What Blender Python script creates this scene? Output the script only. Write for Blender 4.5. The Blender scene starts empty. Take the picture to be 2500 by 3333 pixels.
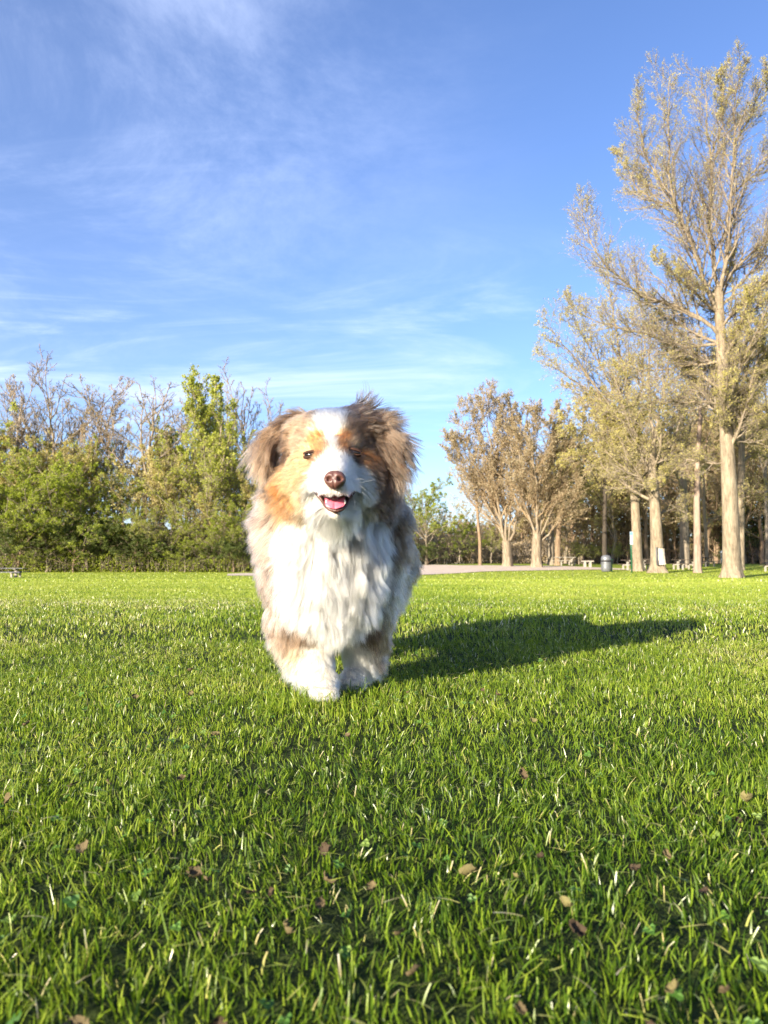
import bpy, math, random
import numpy as np
from mathutils import Vector, Matrix
R = math.radians
S = bpy.context.scene
COL = S.collection

# ---------------------------------------------------------------- camera, sun, sky, exposure
F_PX = 2504.0
PITCH = math.atan((1840 - 1666.5) / F_PX)
CAM_H = 0.28
cam_d = bpy.data.cameras.new('camera')
cam = bpy.data.objects.new('camera', cam_d)
COL.objects.link(cam)
cam.location = (0, 0, CAM_H)
cam.rotation_euler = (math.pi / 2 + PITCH, 0, 0)
cam_d.sensor_fit = 'VERTICAL'
cam_d.sensor_height = 34.6
cam_d.lens = 26.0
cam_d.clip_start = 0.02
cam_d.clip_end = 2000
cam_d.dof.use_dof = True
cam_d.dof.focus_distance = 1.5
cam_d.dof.aperture_fstop = 10.0
S.camera = cam

SUN_EL = R(14.6)
SUN_AZ = R(180 + 38)         # compass style: direction the light comes FROM, measured from +Y towards +X
sun_dir = Vector((math.sin(SUN_AZ) * math.cos(SUN_EL), math.cos(SUN_AZ) * math.cos(SUN_EL), math.sin(SUN_EL)))
sl = bpy.data.lights.new('sun', 'SUN')
sl.energy = 5.0
sl.angle = R(0.53)
sl.color = (1.0, 0.88, 0.68)
sun = bpy.data.objects.new('sun', sl)
COL.objects.link(sun)
sun.rotation_euler = sun_dir.to_track_quat('Z', 'Y').to_euler()

W = bpy.data.worlds.new('World')
S.world = W
W.use_nodes = True
nt = W.node_tree
nt.nodes.clear()
def N(tree, t, **kw):
    n = tree.nodes.new(t)
    for k, v in kw.items():
        setattr(n, k, v)
    return n
wo = N(nt, 'ShaderNodeOutputWorld')
bg = N(nt, 'ShaderNodeBackground')
bg.inputs['Strength'].default_value = 0.070
sky = N(nt, 'ShaderNodeTexSky', sky_type='NISHITA', sun_disc=False, sun_elevation=SUN_EL, sun_rotation=SUN_AZ,
        altitude=100.0, air_density=1.0, dust_density=0.6, ozone_density=3.0)
tc = N(nt, 'ShaderNodeTexCoord')
sep = N(nt, 'ShaderNodeSeparateXYZ')
nt.links.new(tc.outputs['Generated'], sep.inputs[0])
def wm(op, a, b=None, clamp=False):
    n = N(nt, 'ShaderNodeMath', operation=op, use_clamp=clamp)
    for i, v in enumerate((a, b)):
        if v is None: continue
        if isinstance(v, (int, float)): n.inputs[i].default_value = v
        else: nt.links.new(v, n.inputs[i])
    return n.outputs[0]
den = wm('ADD', wm('MAXIMUM', sep.outputs[2], 0.0), 0.16)
cu = wm('DIVIDE', sep.outputs[0], den)
cv = wm('DIVIDE', sep.outputs[1], den)
def cloudnoise(sx, sy, ox, oy, scale, detail, rough, dist):
    c = N(nt, 'ShaderNodeCombineXYZ')
    nt.links.new(wm('ADD', wm('MULTIPLY', cu, sx), ox), c.inputs[0])
    nt.links.new(wm('ADD', wm('MULTIPLY', cv, sy), oy), c.inputs[1])
    n = N(nt, 'ShaderNodeTexNoise')
    n.inputs['Scale'].default_value = scale
    n.inputs['Detail'].default_value = detail
    n.inputs['Roughness'].default_value = rough
    n.inputs['Distortion'].default_value = dist
    nt.links.new(c.outputs[0], n.inputs['Vector'])
    return n.outputs['Fac']
def ramp(x, a, b, smooth=True):
    n = N(nt, 'ShaderNodeMapRange', interpolation_type='SMOOTHSTEP' if smooth else 'LINEAR')
    n.inputs['From Min'].default_value = a
    n.inputs['From Max'].default_value = b
    nt.links.new(x, n.inputs['Value'])
    return n.outputs['Result']
# thin veil of high cloud, thicker towards the upper left; fine wisps within it
veil = ramp(cloudnoise(1.0, 1.0, 2.9, 8.2, 1.5, 11, 0.68, 0.45), 0.36, 0.74)
wisp = ramp(cloudnoise(0.36, 1.15, 4.3, 6.1, 1.9, 9, 0.62, 1.3), 0.44, 0.86)
patch = ramp(cloudnoise(0.5, 0.8, 8.3, 1.2, 0.8, 3, 0.5, 0.3), 0.40, 0.62)
left = ramp(wm('MULTIPLY', sep.outputs[0], -1.0), -0.25, 0.40)
high = ramp(sep.outputs[2], 0.16, 0.58)
mid = wm('MULTIPLY', ramp(sep.outputs[2], 0.06, 0.2), wm('SUBTRACT', 1.0, ramp(sep.outputs[2], 0.30, 0.46)))
lo = wm('MULTIPLY', mid, wm('ADD', wm('MULTIPLY', left, 0.5), 0.35))
a1 = wm('MULTIPLY', wm('MULTIPLY', veil, left), wm('ADD', wm('MULTIPLY', high, 0.75), 0.1))
a2 = wm('MULTIPLY', wm('MULTIPLY', wisp, wm('ADD', wm('MULTIPLY', patch, .75), .25)), wm('ADD', wm('MULTIPLY', left, 0.35), wm('MULTIPLY', mid, 0.45)))
cov = wm('ADD', wm('ADD', wm('MULTIPLY', a1, 0.66), wm('MULTIPLY', left, 0.05)), wm('MULTIPLY', a2, 1.3), clamp=True)
tint = N(nt, 'ShaderNodeMix', data_type='RGBA', blend_type='MULTIPLY')
tint.inputs['Factor'].default_value = 1.0
SKY_TINT = (1.10, 1.10, 1.36, 1)
nt.links.new(sky.outputs[0], tint.inputs['A'])
tint.inputs['B'].default_value = SKY_TINT
mixc = N(nt, 'ShaderNodeMix', data_type='RGBA')
nt.links.new(cov, mixc.inputs['Factor'])
nt.links.new(tint.outputs['Result'], mixc.inputs['A'])
mixc.inputs['B'].default_value = (5.6, 6.4, 8.6, 1)
nt.links.new(mixc.outputs['Result'], bg.inputs['Color'])
nt.links.new(bg.outputs[0], wo.inputs[0])

S.view_settings.view_transform = 'Standard'
S.view_settings.look = 'None'
S.view_settings.exposure = 1.66
S.view_settings.gamma = 1.0
S.render.film_transparent = False
S.cycles.max_bounces = 8
S.cycles.diffuse_bounces = 3
S.cycles.glossy_bounces = 2
S.cycles.transmission_bounces = 5
S.cycles.transparent_max_bounces = 8
S.cycles.use_denoising = True
S.cycles.caustics_reflective = False
S.cycles.caustics_refractive = False
S.cycles.sample_clamp_indirect = 4.0

# ---------------------------------------------------------------- helpers
CP, SP = math.cos(PITCH), math.sin(PITCH)
def P(px, py, d):
    """point seen at photograph pixel (px, py), d metres ahead of the camera"""
    x = (px - 1250) / F_PX
    v = (1666.5 - py) / F_PX
    fy = CP - v * SP
    fz = SP + v * CP
    return np.array([x / fy * d, d, CAM_H + fz / fy * d])

def smooth01(t):
    t = np.clip(t, 0, 1)
    return t * t * (3 - 2 * t)
_vr = np.random.RandomState(5).rand(64, 64)
def vnoise(x, y, s):
    """smooth 2-D value noise in 0..1, feature size s metres"""
    x = np.asarray(x, float) / s + 1000.3; y = np.asarray(y, float) / s + 1000.7
    xi = np.floor(x).astype(int); yi = np.floor(y).astype(int)
    fx = smooth01(x - xi); fy = smooth01(y - yi)
    g = lambda a, b: _vr[a % 64, b % 64]
    return (g(xi, yi) * (1 - fx) * (1 - fy) + g(xi + 1, yi) * fx * (1 - fy)
            + g(xi, yi + 1) * (1 - fx) * fy + g(xi + 1, yi + 1) * fx * fy)
def ground_z(x, y):
    x = np.asarray(x, float); y = np.asarray(y, float)
    z = -0.36 * smooth01((y - 11.5) / 24)
    right = smooth01((x + 12) / 22)
    z = z + .055 * smooth01((y - 1.9) / 1.5) * (1 - smooth01((y - 4.2) / 5.5))       # low swell added behind the dog to broaden its cast shadow
    z = z + (0.22 + 0.58 * right) * smooth01((y - 38) / 45)
    z = z + 0.05 * (vnoise(x, y, 7.0) - 0.5) * smooth01((y - 3) / 6)
    return z
def hit(px, py, d0=14.0):
    """where the sight line through a pixel meets the far ground"""
    d = d0
    while d < 200:
        p = P(px, py, d)
        if p[2] <= float(ground_z(p[0], p[1])): return p
        d += 0.1
    return p
def base(px, d):
    p = P(px, 1840, d)
    p[2] = float(ground_z(p[0], p[1]))
    return p

def tag(o, label=None, cat=None, group=None, kind=None):
    if label: o['label'] = label
    if cat: o['category'] = cat
    if group: o['group'] = group
    if kind: o['kind'] = kind
    return o
ORD = ['first', 'second', 'third', 'fourth', 'fifth', 'sixth', 'seventh', 'eighth', 'ninth', 'tenth', 'eleventh', 'twelfth', 'thirteenth', 'fourteenth', 'fifteenth', 'sixteenth', 'seventeenth', 'eighteenth', 'nineteenth', 'twentieth', 'twenty-first', 'twenty-second', 'twenty-third', 'twenty-fourth', 'twenty-fifth', 'twenty-sixth']
def ordinal(items, key):
    """items: (object, px, text); label each 'text, nth from the left' within its text"""
    by = {}
    for o, px, text in items: by.setdefault(text, []).append((px, o))
    for text, l in by.items():
        l.sort(key=lambda q: q[0])
        for i, (px, o) in enumerate(l):
            o['label'] = text if len(l) == 1 else ('leftmost ' if i == 0 else 'rightmost ' if i == len(l) - 1 else '') + text + ('' if i in (0, len(l) - 1) else ', %s from the left' % ORD[i])
def mesh_from(name, verts, faces, mats, mat_idx=None, attrs=None, smooth=True):
    """verts Nx3; faces: list of int arrays (each M x k)"""
    verts = np.asarray(verts, np.float32)
    me = bpy.data.meshes.new(name)
    me.vertices.add(len(verts))
    me.vertices.foreach_set('co', verts.ravel())
    loops = np.concatenate([f.ravel() for f in faces]).astype(np.int32)
    totals = np.concatenate([np.full(len(f), f.shape[1], np.int32) for f in faces])
    starts = np.concatenate([[0], np.cumsum(totals)[:-1]]).astype(np.int32)
    me.loops.add(len(loops))
    me.loops.foreach_set('vertex_index', loops)
    me.polygons.add(len(totals))
    me.polygons.foreach_set('loop_start', starts)
    me.polygons.foreach_set('loop_total', totals)
    me.polygons.foreach_set('use_smooth', np.full(len(totals), smooth, bool))
    if mat_idx is not None:
        me.polygons.foreach_set('material_index', np.asarray(mat_idx, np.int32))
    for m in mats: me.materials.append(m)
    for k, a in (attrs or {}).items():
        a = np.asarray(a, np.float32)
        if a.ndim == 1:
            at = me.attributes.new(k, 'FLOAT', 'POINT'); at.data.foreach_set('value', a)
        else:
            at = me.attributes.new(k, 'FLOAT_COLOR', 'POINT')
            if a.shape[1] == 3: a = np.hstack([a, np.ones((len(a), 1), np.float32)])
            at.data.foreach_set('color', a.ravel())
    me.update(calc_edges=True)
    return me
def link(name, me, parent=None, loc=None):
    o = bpy.data.objects.new(name, me)
    COL.objects.link(o)
    if parent is not None: o.parent = parent
    if loc is not None: o.location = loc
    return o
def empty(name, loc):
    o = bpy.data.objects.new(name, None)
    o.empty_display_size = 0.2
    COL.objects.link(o); o.location = loc
    return o

def mat(name, build):
    m = bpy.data.materials.new(name); m.use_nodes = True
    t = m.node_tree
    t.nodes.clear()
    out = N(t, 'ShaderNodeOutputMaterial')
    sh = build(t)
    t.links.new(sh, out.inputs['Surface'])
    return m
def bsdf(t, col=(.5, .5, .5), rough=.6, spec=.5, **kw):
    b = N(t, 'ShaderNodeBsdfPrincipled')
    if isinstance(col, tuple): b.inputs['Base Color'].default_value = (*col, 1)
    else: t.links.new(col, b.inputs['Base Color'])
    b.inputs['Roughness'].default_value = rough
    b.inputs['Specular IOR Level'].default_value = spec
    for k, v in kw.items(): b.inputs[k].default_value = v
    return b
def noise(t, scale, detail=4, rough=.55, vec=None, dist=0.0, coord='Object'):
    n = N(t, 'ShaderNodeTexNoise')
    n.inputs['Scale'].default_value = scale; n.inputs['Detail'].default_value = detail
    n.inputs['Roughness'].default_value = rough; n.inputs['Distortion'].default_value = dist
    if vec is None:
        c = N(t, 'ShaderNodeTexCoord'); vec = c.outputs[coord]
    t.links.new(vec, n.inputs['Vector'])
    return n.outputs['Fac']
def cramp(t, fac, stops):
    n = N(t, 'ShaderNodeValToRGB')
    while len(n.color_ramp.elements) < len(stops): n.color_ramp.elements.new(0.5)
    for e, (p, c) in zip(n.color_ramp.elements, stops):
        e.position = p; e.color = (*c, 1)
    t.links.new(fac, n.inputs[0])
    return n.outputs[0]
def scaled(t, s):
    c = N(t, 'ShaderNodeTexCoord'); m = N(t, 'ShaderNodeMapping')
    m.inputs['Scale'].default_value = s
    t.links.new(c.outputs['Object'], m.inputs[0])
    return m.outputs[0]
def bump(t, b, h, strength=.5, dist=.02):
    n = N(t, 'ShaderNodeBump'); n.inputs['Strength'].default_value = strength
    n.inputs['Distance'].default_value = dist
    t.links.new(h, n.inputs['Height']); t.links.new(n.outputs[0], b.inputs['Normal'])

def m_simple(name, c1, c2, scale=6, rough=.7, spec=.3, bs=.4, metallic=0.0):
    def f(t):
        n = noise(t, scale, 6)
        b = bsdf(t, cramp(t, n, [(.3, c1), (.7, c2)]), rough, spec, Metallic=metallic)
        if bs: bump(t, b, n, bs, .01)
        return b.outputs[0]
    return mat(name, f)
def m_bark(name, c1, c2, c3):
    def f(t):
        v = scaled(t, (3.0, 3.0, 0.55))
        n = noise(t, 3.0, 8, .65, v, .4)
        big = noise(t, .7, 3)
        c = cramp(t, n, [(.30, c1), (.5, c2), (.72, c3)])
        mx = N(t, 'ShaderNodeMix', data_type='RGBA', blend_type='MULTIPLY')
        mx.inputs['Factor'].default_value = .6
        t.links.new(c, mx.inputs['A'])
        t.links.new(cramp(t, big, [(.3, (.6, .58, .55)), (.65, (1, 1, 1))]), mx.inputs['B'])
        b = bsdf(t, mx.outputs['Result'], .85, .2)
        bump(t, b, n, .8, .05)
        return b.outputs[0]
    return mat(name, f)
def m_leaf(name, stops, trans=.4, rough=.5):
    """leaf or blade colour picked by the attribute v"""
    def f(t):
        a = N(t, 'ShaderNodeAttribute', attribute_name='v')
        c = cramp(t, a.outputs['Fac'], stops)
        b = bsdf(t, c, rough, .35)
        tr = N(t, 'ShaderNodeBsdfTranslucent')
        mc = N(t, 'ShaderNodeMix', data_type='RGBA', blend_type='MULTIPLY')
        mc.inputs['Factor'].default_value = 1.0
        t.links.new(c, mc.inputs['A']); mc.inputs['B'].default_value = (1.25, 1.3, .6, 1)
        t.links.new(mc.outputs['Result'], tr.inputs[0])
        mx = N(t, 'ShaderNodeMixShader'); mx.inputs[0].default_value = trans
        t.links.new(b.outputs[0], mx.inputs[1]); t.links.new(tr.outputs[0], mx.inputs[2])
        return mx.outputs[0]
    return mat(name, f)
# ---------------------------------------------------------------- ground
M_GROUND = mat('soil_and_turf', lambda t: (lambda: (
    (lambda pos: (lambda far, n1, n2: (lambda near_c, far_c: (lambda mx: (
        t.links.new(far, mx.inputs['Factor']), t.links.new(near_c, mx.inputs['A']), t.links.new(far_c, mx.inputs['B']),
        (lambda b: (bump(t, b, noise(t, 30, 5), .9, .03), b.outputs[0])[1])(bsdf(t, mx.outputs['Result'], .9, .1)))[-1])(
            N(t, 'ShaderNodeMix', data_type='RGBA')))(
        cramp(t, n1, [(.35, (.016, .024, .006)), (.7, (.036, .052, .012))]),
        cramp(t, n2, [(.25, (.17, .22, .030)), (.5, (.23, .28, .038)), (.75, (.30, .335, .058))])))(
        (lambda s, mr: (t.links.new(pos, s.inputs[0]), t.links.new(s.outputs[1], mr.inputs['Value']),
            setattr(mr.inputs['From Min'], 'default_value', 4.0), setattr(mr.inputs['From Max'], 'default_value', 13.0), mr.outputs[0])[-1])(
            N(t, 'ShaderNodeSeparateXYZ'), N(t, 'ShaderNodeMapRange')),
        noise(t, 40, 5), noise(t, .35, 6, .6)))(N(t, 'ShaderNodeNewGeometry').outputs['Position'])))())
ys = np.concatenate([np.arange(-6, 34, .5), np.arange(34, 90, .5), np.arange(90, 200, 5), [260, 400, 700, 1200]])
xs = np.concatenate([[-900, -500, -300, -200, -140], np.arange(-100, -40, 4), np.arange(-40, 60, .8), np.arange(60, 120, 4), [150, 220, 350, 600, 900]])
XX, YY = np.meshgrid(xs, ys)
ZZ = ground_z(XX, YY)
nx, ny = len(xs), len(ys)
idx = np.arange(nx * ny).reshape(ny, nx)
quads = np.stack([idx[:-1, :-1], idx[:-1, 1:], idx[1:, 1:], idx[1:, :-1]], -1).reshape(-1, 4)
o = link('ground', mesh_from('ground', np.stack([XX, YY, ZZ], -1).reshape(-1, 3), [quads], [M_GROUND]))
tag(o, kind='structure')

# gravel lot / path: sheets draped just above the ground
def sheet(name, near, far, m, lift=.03, n=60, k=8):
    near = np.array([hit(*p) for p in near]); far = np.array([hit(*p) for p in far])
    def res(pl):
        s = np.concatenate([[0], np.cumsum(np.linalg.norm(np.diff(pl, axis=0), axis=1))]); u = np.linspace(0, s[-1], n)
        return np.stack([np.interp(u, s, pl[:, i]) for i in range(3)], -1)
    a, b = res(near), res(far)
    rows = np.array([a + (b - a) * j / k for j in range(k + 1)])
    rows[..., 2] = ground_z(rows[..., 0], rows[..., 1]) + lift
    ii = np.arange(n * (k + 1)).reshape(k + 1, n)
    q = np.stack([ii[:-1, :-1], ii[:-1, 1:], ii[1:, 1:], ii[1:, :-1]], -1).reshape(-1, 4)
    return tag(link(name, mesh_from(name, rows.reshape(-1, 3), [q], [m])), kind='structure')
M_GRAVEL = m_simple('gravel', (.48, .38, .31), (.66, .55, .46), 1.4, .95, .1, .3)
M_ASPH = m_simple('old_asphalt', (.30, .28, .27), (.42, .40, .38), 1.5, .9, .2, .2)
sheet('gravel_path', [(1290, 1875), (1400, 1871), (1574, 1861), (1731, 1858), (1950, 1855), (2080, 1855.5)],
      [(1290, 1842), (1406, 1839), (1496, 1841), (1731, 1842), (1850, 1844), (2080, 1854)], M_GRAVEL)
sheet('gravel_patch', [(740, 1875), (790, 1874.5), (850, 1876)], [(740, 1869), (790, 1866.5), (850, 1866)], M_GRAVEL)
# far road behind the picnic trees
rd = []
for i, xx in enumerate(np.linspace(10, 75, 60)):
    for yy in (80.0, 84.5):
        rd.append((xx, yy + .03 * xx, float(ground_z(xx, yy + .03 * xx)) + .05))
q = np.array([[2 * i, 2 * i + 2, 2 * i + 3, 2 * i + 1] for i in range(59)])
tag(link('road', mesh_from('road', rd, [q], [M_ASPH])), kind='structure')

# ---------------------------------------------------------------- grass
M_GRASS = m_leaf('grass_blade', [(0.0, (.042, .092, .009)), (.25, (.108, .178, .014)), (.5, (.200, .280, .024)), (.72, (.32, .375, .052)),
                                 (.86, (.42, .42, .12)), (.94, (.52, .44, .22)), (1.0, (.74, .72, .58))], .38, .30)
rng = np.random.RandomState(11)
def blades(d0, d1, dens, segs, hmin, hmax, wmin, wmax, xmax_a=.8, xmax_b=.62):
    area = 2 * (xmax_a * (d1 - d0) + xmax_b / 2 * (d1 ** 2 - d0 ** 2))
    n = int(area * dens)
    # sample y with density proportional to width
    y = rng.uniform(d0, d1, n * 3)
    keep = rng.rand(n * 3) < (xmax_a + xmax_b * y) / (xmax_a + xmax_b * d1)
    y = y[keep][:n]; n = len(y)
    x = rng.uniform(-1, 1, n) * (xmax_a + xmax_b * y)
    # blades gather in small tufts
    gap = vnoise(x + 3, y + 8, .030) * .6 + vnoise(x, y + 5, .085) * .4
    if d1 < 7:
        kp = rng.rand(n) < np.clip((gap - .20) * 4.0, .36, 1)
        x, y = x[kp], y[kp]; n = len(x)
    cx = np.round(x / .026 + rng.uniform(-.6, .6, n)) * .026; cy = np.round(y / .026 + rng.uniform(-.6, .6, n)) * .026
    pull = .45 if d1 < 7 else 0
    x = x + (cx - x) * pull; y = y + (cy - y) * pull
    z = ground_z(x, y)
    long = vnoise(x, y, .33) * .6 + vnoise(x + 9, y, 1.3) * .4
    dry = vnoise(x + 31, y + 12, .9) * .55 + vnoise(x, y + 77, .28) * .45
    # the right-hand side and the far left are mown shorter and drier, as in the photograph
    side = np.clip(smooth01((x - .55) / .8) * smooth01((y - 1.0) / 1.2) + smooth01((-x - .5) / .5) * smooth01((y - 1.9) / .8), 0, 1)
    dry = dry + .16 * side
    h = (hmin + (hmax - hmin) * (.25 * rng.rand(n) + .75 * long) * (1 - .35 * side)) * rng.uniform(.55, 1.15, n)
    tall = rng.rand(n) < .025
    h[tall] *= 1.6
    flat = rng.rand(n) < .05 + .08 * (dry > .6)
    wd = rng.uniform(wmin, wmax, n)
    az = rng.uniform(0, 2 * math.pi, n)
    clump = vnoise(x + 5, y + 3, .08) * 4 * math.pi
    lean_az = np.where(rng.rand(n) < .5, clump, rng.uniform(0, 2 * math.pi, n))
    lean = np.abs(rng.normal(.30, .26, n)); lean[flat] = rng.uniform(1.2, 1.5, flat.sum())
    lean = np.clip(lean, 0, 1.52)
    curl = rng.normal(.45, .35, n)
    side_v = np.stack([np.cos(az), np.sin(az), np.zeros(n)], -1)
    ld = np.stack([np.cos(lean_az), np.sin(lean_az)], -1)
    pts = []
    p = np.stack([x, y, z - .004 + np.where(flat, rng.uniform(.012, .04, n), 0)], -1)
    ang = lean.copy()
    st = h / segs
    pts.append(p)
    for i in range(segs):
        dvec = np.concatenate([ld * np.sin(ang)[:, None], np.cos(ang)[:, None]], -1)
        p = p + dvec * st[:, None]
        pts.append(p)
        ang = np.clip(ang + curl / segs, -.3, 1.75)
    V = []
    tipw = np.where(rng.rand(n) < .35, .65, .12)           # many tips were cut square by the mower
    for i, p in enumerate(pts):
        t = i / segs
        w = wd * (1 - t ** 2.2 * (1 - tipw)) * (.8 + .2 * min(1, t * 4))
        V.append(p - side_v * (w / 2)[:, None]); V.append(p + side_v * (w / 2)[:, None])
    V = np.stack(V, 1)                                     # n, 2(segs+1), 3
    k = 2 * (segs + 1)
    b0 = np.arange(n)[:, None] * k
    F = np.concatenate([np.stack([b0[:, 0] + 2 * i, b0[:, 0] + 2 * i + 1, b0[:, 0] + 2 * i + 3, b0[:, 0] + 2 * i + 2], -1) for i in range(segs)])
    v = .12 + .55 * rng.rand(n) ** 1.3 + .60 * (dry - .47)
    straw = rng.rand(n) < .030 + .08 * np.clip(dry - .5, 0, 1)
    v[straw] = rng.uniform(.84, .96, straw.sum())
    v[flat] = np.maximum(v[flat], rng.uniform(.4, .95, flat.sum()))
    v = v + .14 * smooth01((y - 1.2) / 2.5) + .06 * smooth01((y - 4) / 9)
    v = np.where(y > 5, np.minimum(v, .70 + .12 * rng.rand(n)), v)
    vv = np.repeat(np.clip(v, 0, 1)[:, None], k, 1)
    tt = np.repeat(np.arange(segs + 1) / segs, 2)[None, :]
    vv = np.clip(vv + .10 * (tt - .6), 0, 1)               # blades are yellower towards the tip
    return V.reshape(-1, 3), F, vv.ravel()
def around_paws(res):
    V, F, a = res
    V = V.reshape(-1, 8, 3); keep = (np.abs(V[:, 0, 0] + .085) < .17 - .05 * rng.rand(len(V))) & (rng.rand(len(V)) < .8)
    V = V[keep]; n = len(V)
    return V.reshape(-1, 3), np.concatenate([np.stack([np.arange(n) * 8 + 2 * i + q for q in (0, 1, 3, 2)], -1) for i in range(3)]), a.reshape(-1, 8)[keep].ravel()
parts = [around_paws(blades(1.42, 1.72, 14000, 3, .026, .050, .0012, .0024)),
         blades(-.2, 1.15, 56000, 3, .010, .031, .0008, .0019, 1.3, .66),
         blades(1.15, 2.6, 34000, 2, .011, .029, .0010, .0022, 1.1, .66),
         blades(2.6, 6.0, 8500, 2, .014, .032, .0018, .0036, 1.5, .72),
         blades(6.0, 13.5, 2200, 1, .018, .034, .004, .008, 2.5, .85),
         blades(13.5, 26, 150, 1, .03, .05, .012, .025, 2, .6),
         blades(26, 62, 40, 1, .03, .05, .03, .07, 2, .6)]
Vs, Fs, As, off = [], [], [], 0
for v, f, a in parts:
    Vs.append(v); Fs.append(f + off); As.append(a); off += len(v)
o = link('grass', mesh_from('grass', np.concatenate(Vs), [np.concatenate(Fs)], [M_GRASS], attrs={'v': np.concatenate(As)}))
tag(o, 'green mown lawn grass covering the whole field', 'grass', kind='stuff')

# clover and other round weeds low among the blades
M_CLOVER = m_leaf('clover_leaf', [(0, (.04, .11, .015)), (.6, (.10, .20, .03)), (1, (.20, .27, .06))], .3, .5)
n = 2200
cy = rng.uniform(.2, 5, n); cx = rng.uniform(-1, 1, n) * (.8 + .6 * cy)
keepc = vnoise(cx + 4, cy, .45) > .52
cx, cy = cx[keepc], cy[keepc]; n = len(cx)
V, F, A = [], [], []
for i in range(n):
    r = rng.uniform(.0018, .0038); zc = float(ground_z(cx[i], cy[i])) + rng.uniform(.006, .022)
    nrm = np.array([rng.normal(0, .35), rng.normal(-.2, .35), 1.0]); nrm /= np.linalg.norm(nrm)
    t1 = np.cross(nrm, [0, 1, .2]); t1 /= np.linalg.norm(t1); t2 = np.cross(nrm, t1)
    a0 = rng.uniform(0, 6.28); val = rng.rand()
    for lf in range(3):
        c = np.array([cx[i], cy[i], zc]) + (t1 * math.cos(a0 + lf * 2.094) + t2 * math.sin(a0 + lf * 2.094)) * r * .95
        s = len(V)
        for j in range(6):
            V.append(c + (t1 * math.cos(j * 1.047) + t2 * math.sin(j * 1.047)) * r + nrm * .0012 * math.sin(j * 1.047 * 2)); A.append(val)
        F.append([s + j for j in range(6)])
o = link('clover', mesh_from('clover', V, [np.array(F)], [M_CLOVER], attrs={'v': A}, smooth=False))
tag(o, 'small round clover leaves growing low between the grass blades', 'clover', kind='stuff')

# ---------------------------------------------------------------- dry leaves
M_DRY = mat('dry_leaf', lambda t: (lambda oi, b: (t.links.new(cramp(t, oi.outputs['Random'], [(0, (.045, .030, .020)), (.4, (.085, .060, .034)), (.75, (.13, .10, .05)), (1, (.17, .15, .06))]), b.inputs['Base Color']),
                                                  bump(t, b, noise(t, 300, 3), .6, .001), b.outputs[0])[-1])(N(t, 'ShaderNodeObjectInfo'), bsdf(t, (.3, .2, .1), .75, .2)))
def dry_leaf_mesh(k):
    r = np.random.RandomState(70 + k)
    nu, nv = 9, 6
    V = []
    w = r.uniform(.5, .8); cl = r.uniform(1.6, 3.2)
    for i in range(nu):
        u = i / (nu - 1)
        ww = w * math.sin(math.pi * (u * .92 + .04)) ** .7 * (1 + .18 * math.sin(u * 19 + k))
        for j in range(nv):
            s = (j / (nv - 1) - .5) * 2
            a = s * cl * .5
            V.append((u - .5 + .05 * r.randn(), ww * math.sin(a) / max(cl * .5, .5) + .03 * r.randn(), .35 * (1 - math.cos(a)) + .25 * (u - .4) ** 2 * (1 + k % 3) + .05 * r.randn()))
    V = np.array(V)
    ii = np.arange(nu * nv).reshape(nu, nv)
    q = np.stack([ii[:-1, :-1], ii[:-1, 1:], ii[1:, 1:], ii[1:, :-1]], -1).reshape(-1, 4)
    return mesh_from('dry_leaf', V, [q], [M_DRY])
leaf_meshes = [dry_leaf_mesh(k) for k in range(6)]
def gpt(px, py):       # photograph pixel on the near lawn
    p = P(px, py, 1.0); dz = CAM_H - p[2]
    d = (CAM_H - .035) / dz
    return p[0] * d, d
spots = [(622, 2225), (405, 2015), (480, 2000), (440, 2240), (620, 2165), (275, 2692), (635, 2800), (675, 2805), (1065, 2800), (820, 2845),
         (890, 2850), (1040, 2852), (1210, 2825), (1330, 2235), (1620, 2240), (1570, 2225), (1700, 2480), (1735, 2305), (1525, 2785), (1680, 2790),
         (1760, 2725), (2065, 2775), (2165, 2725), (2290, 2820), (2430, 2545), (2400, 2605), (2190, 3140), (2360, 3150), (1690, 3190), (2120, 3250),
         (1840, 2870), (590, 2480), (350, 2505), (240, 2510), (90, 2320), (30, 2560), (1460, 1985), (1390, 1990), (1600, 2010), (1060, 2700),
         (700, 3250), (250, 3230), (1350, 3080), (1870, 2930), (930, 2960), (1300, 2960), (1130, 2350), (700, 2350)]
leaf_items = []
for i, (px, py) in enumerate(spots):
    gx, gy = gpt(px, py)
    o = link('dry_leaf', leaf_meshes[i % 6])
    sc = rng.uniform(.007, .014) if py > 2100 else .012
    o.location = (gx, gy, float(ground_z(gx, gy)) + rng.uniform(.013, .024))
    o.scale = (sc, sc, sc * 1.1)
    o.rotation_euler = (rng.uniform(-.9, .9), rng.uniform(-.9, .9), rng.uniform(0, 6.28))
    tag(o, 'small curled brown dead leaf', 'dead leaf', 'dead leaves scattered on the lawn')
    if py < 2100: pass
    band = ('on the lawn beside the dog' if py < 2100 else 'level with the paws of the dog' if py < 2400 else 'in front of the paws' if py < 2650
            else 'in the middle foreground' if py < 2810 else 'in the near foreground' if py < 2950 else 'along the bottom of the photo')
    leaf_items.append((o, px, 'curled dead leaf ' + band))
ordinal(leaf_items, None)

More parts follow.
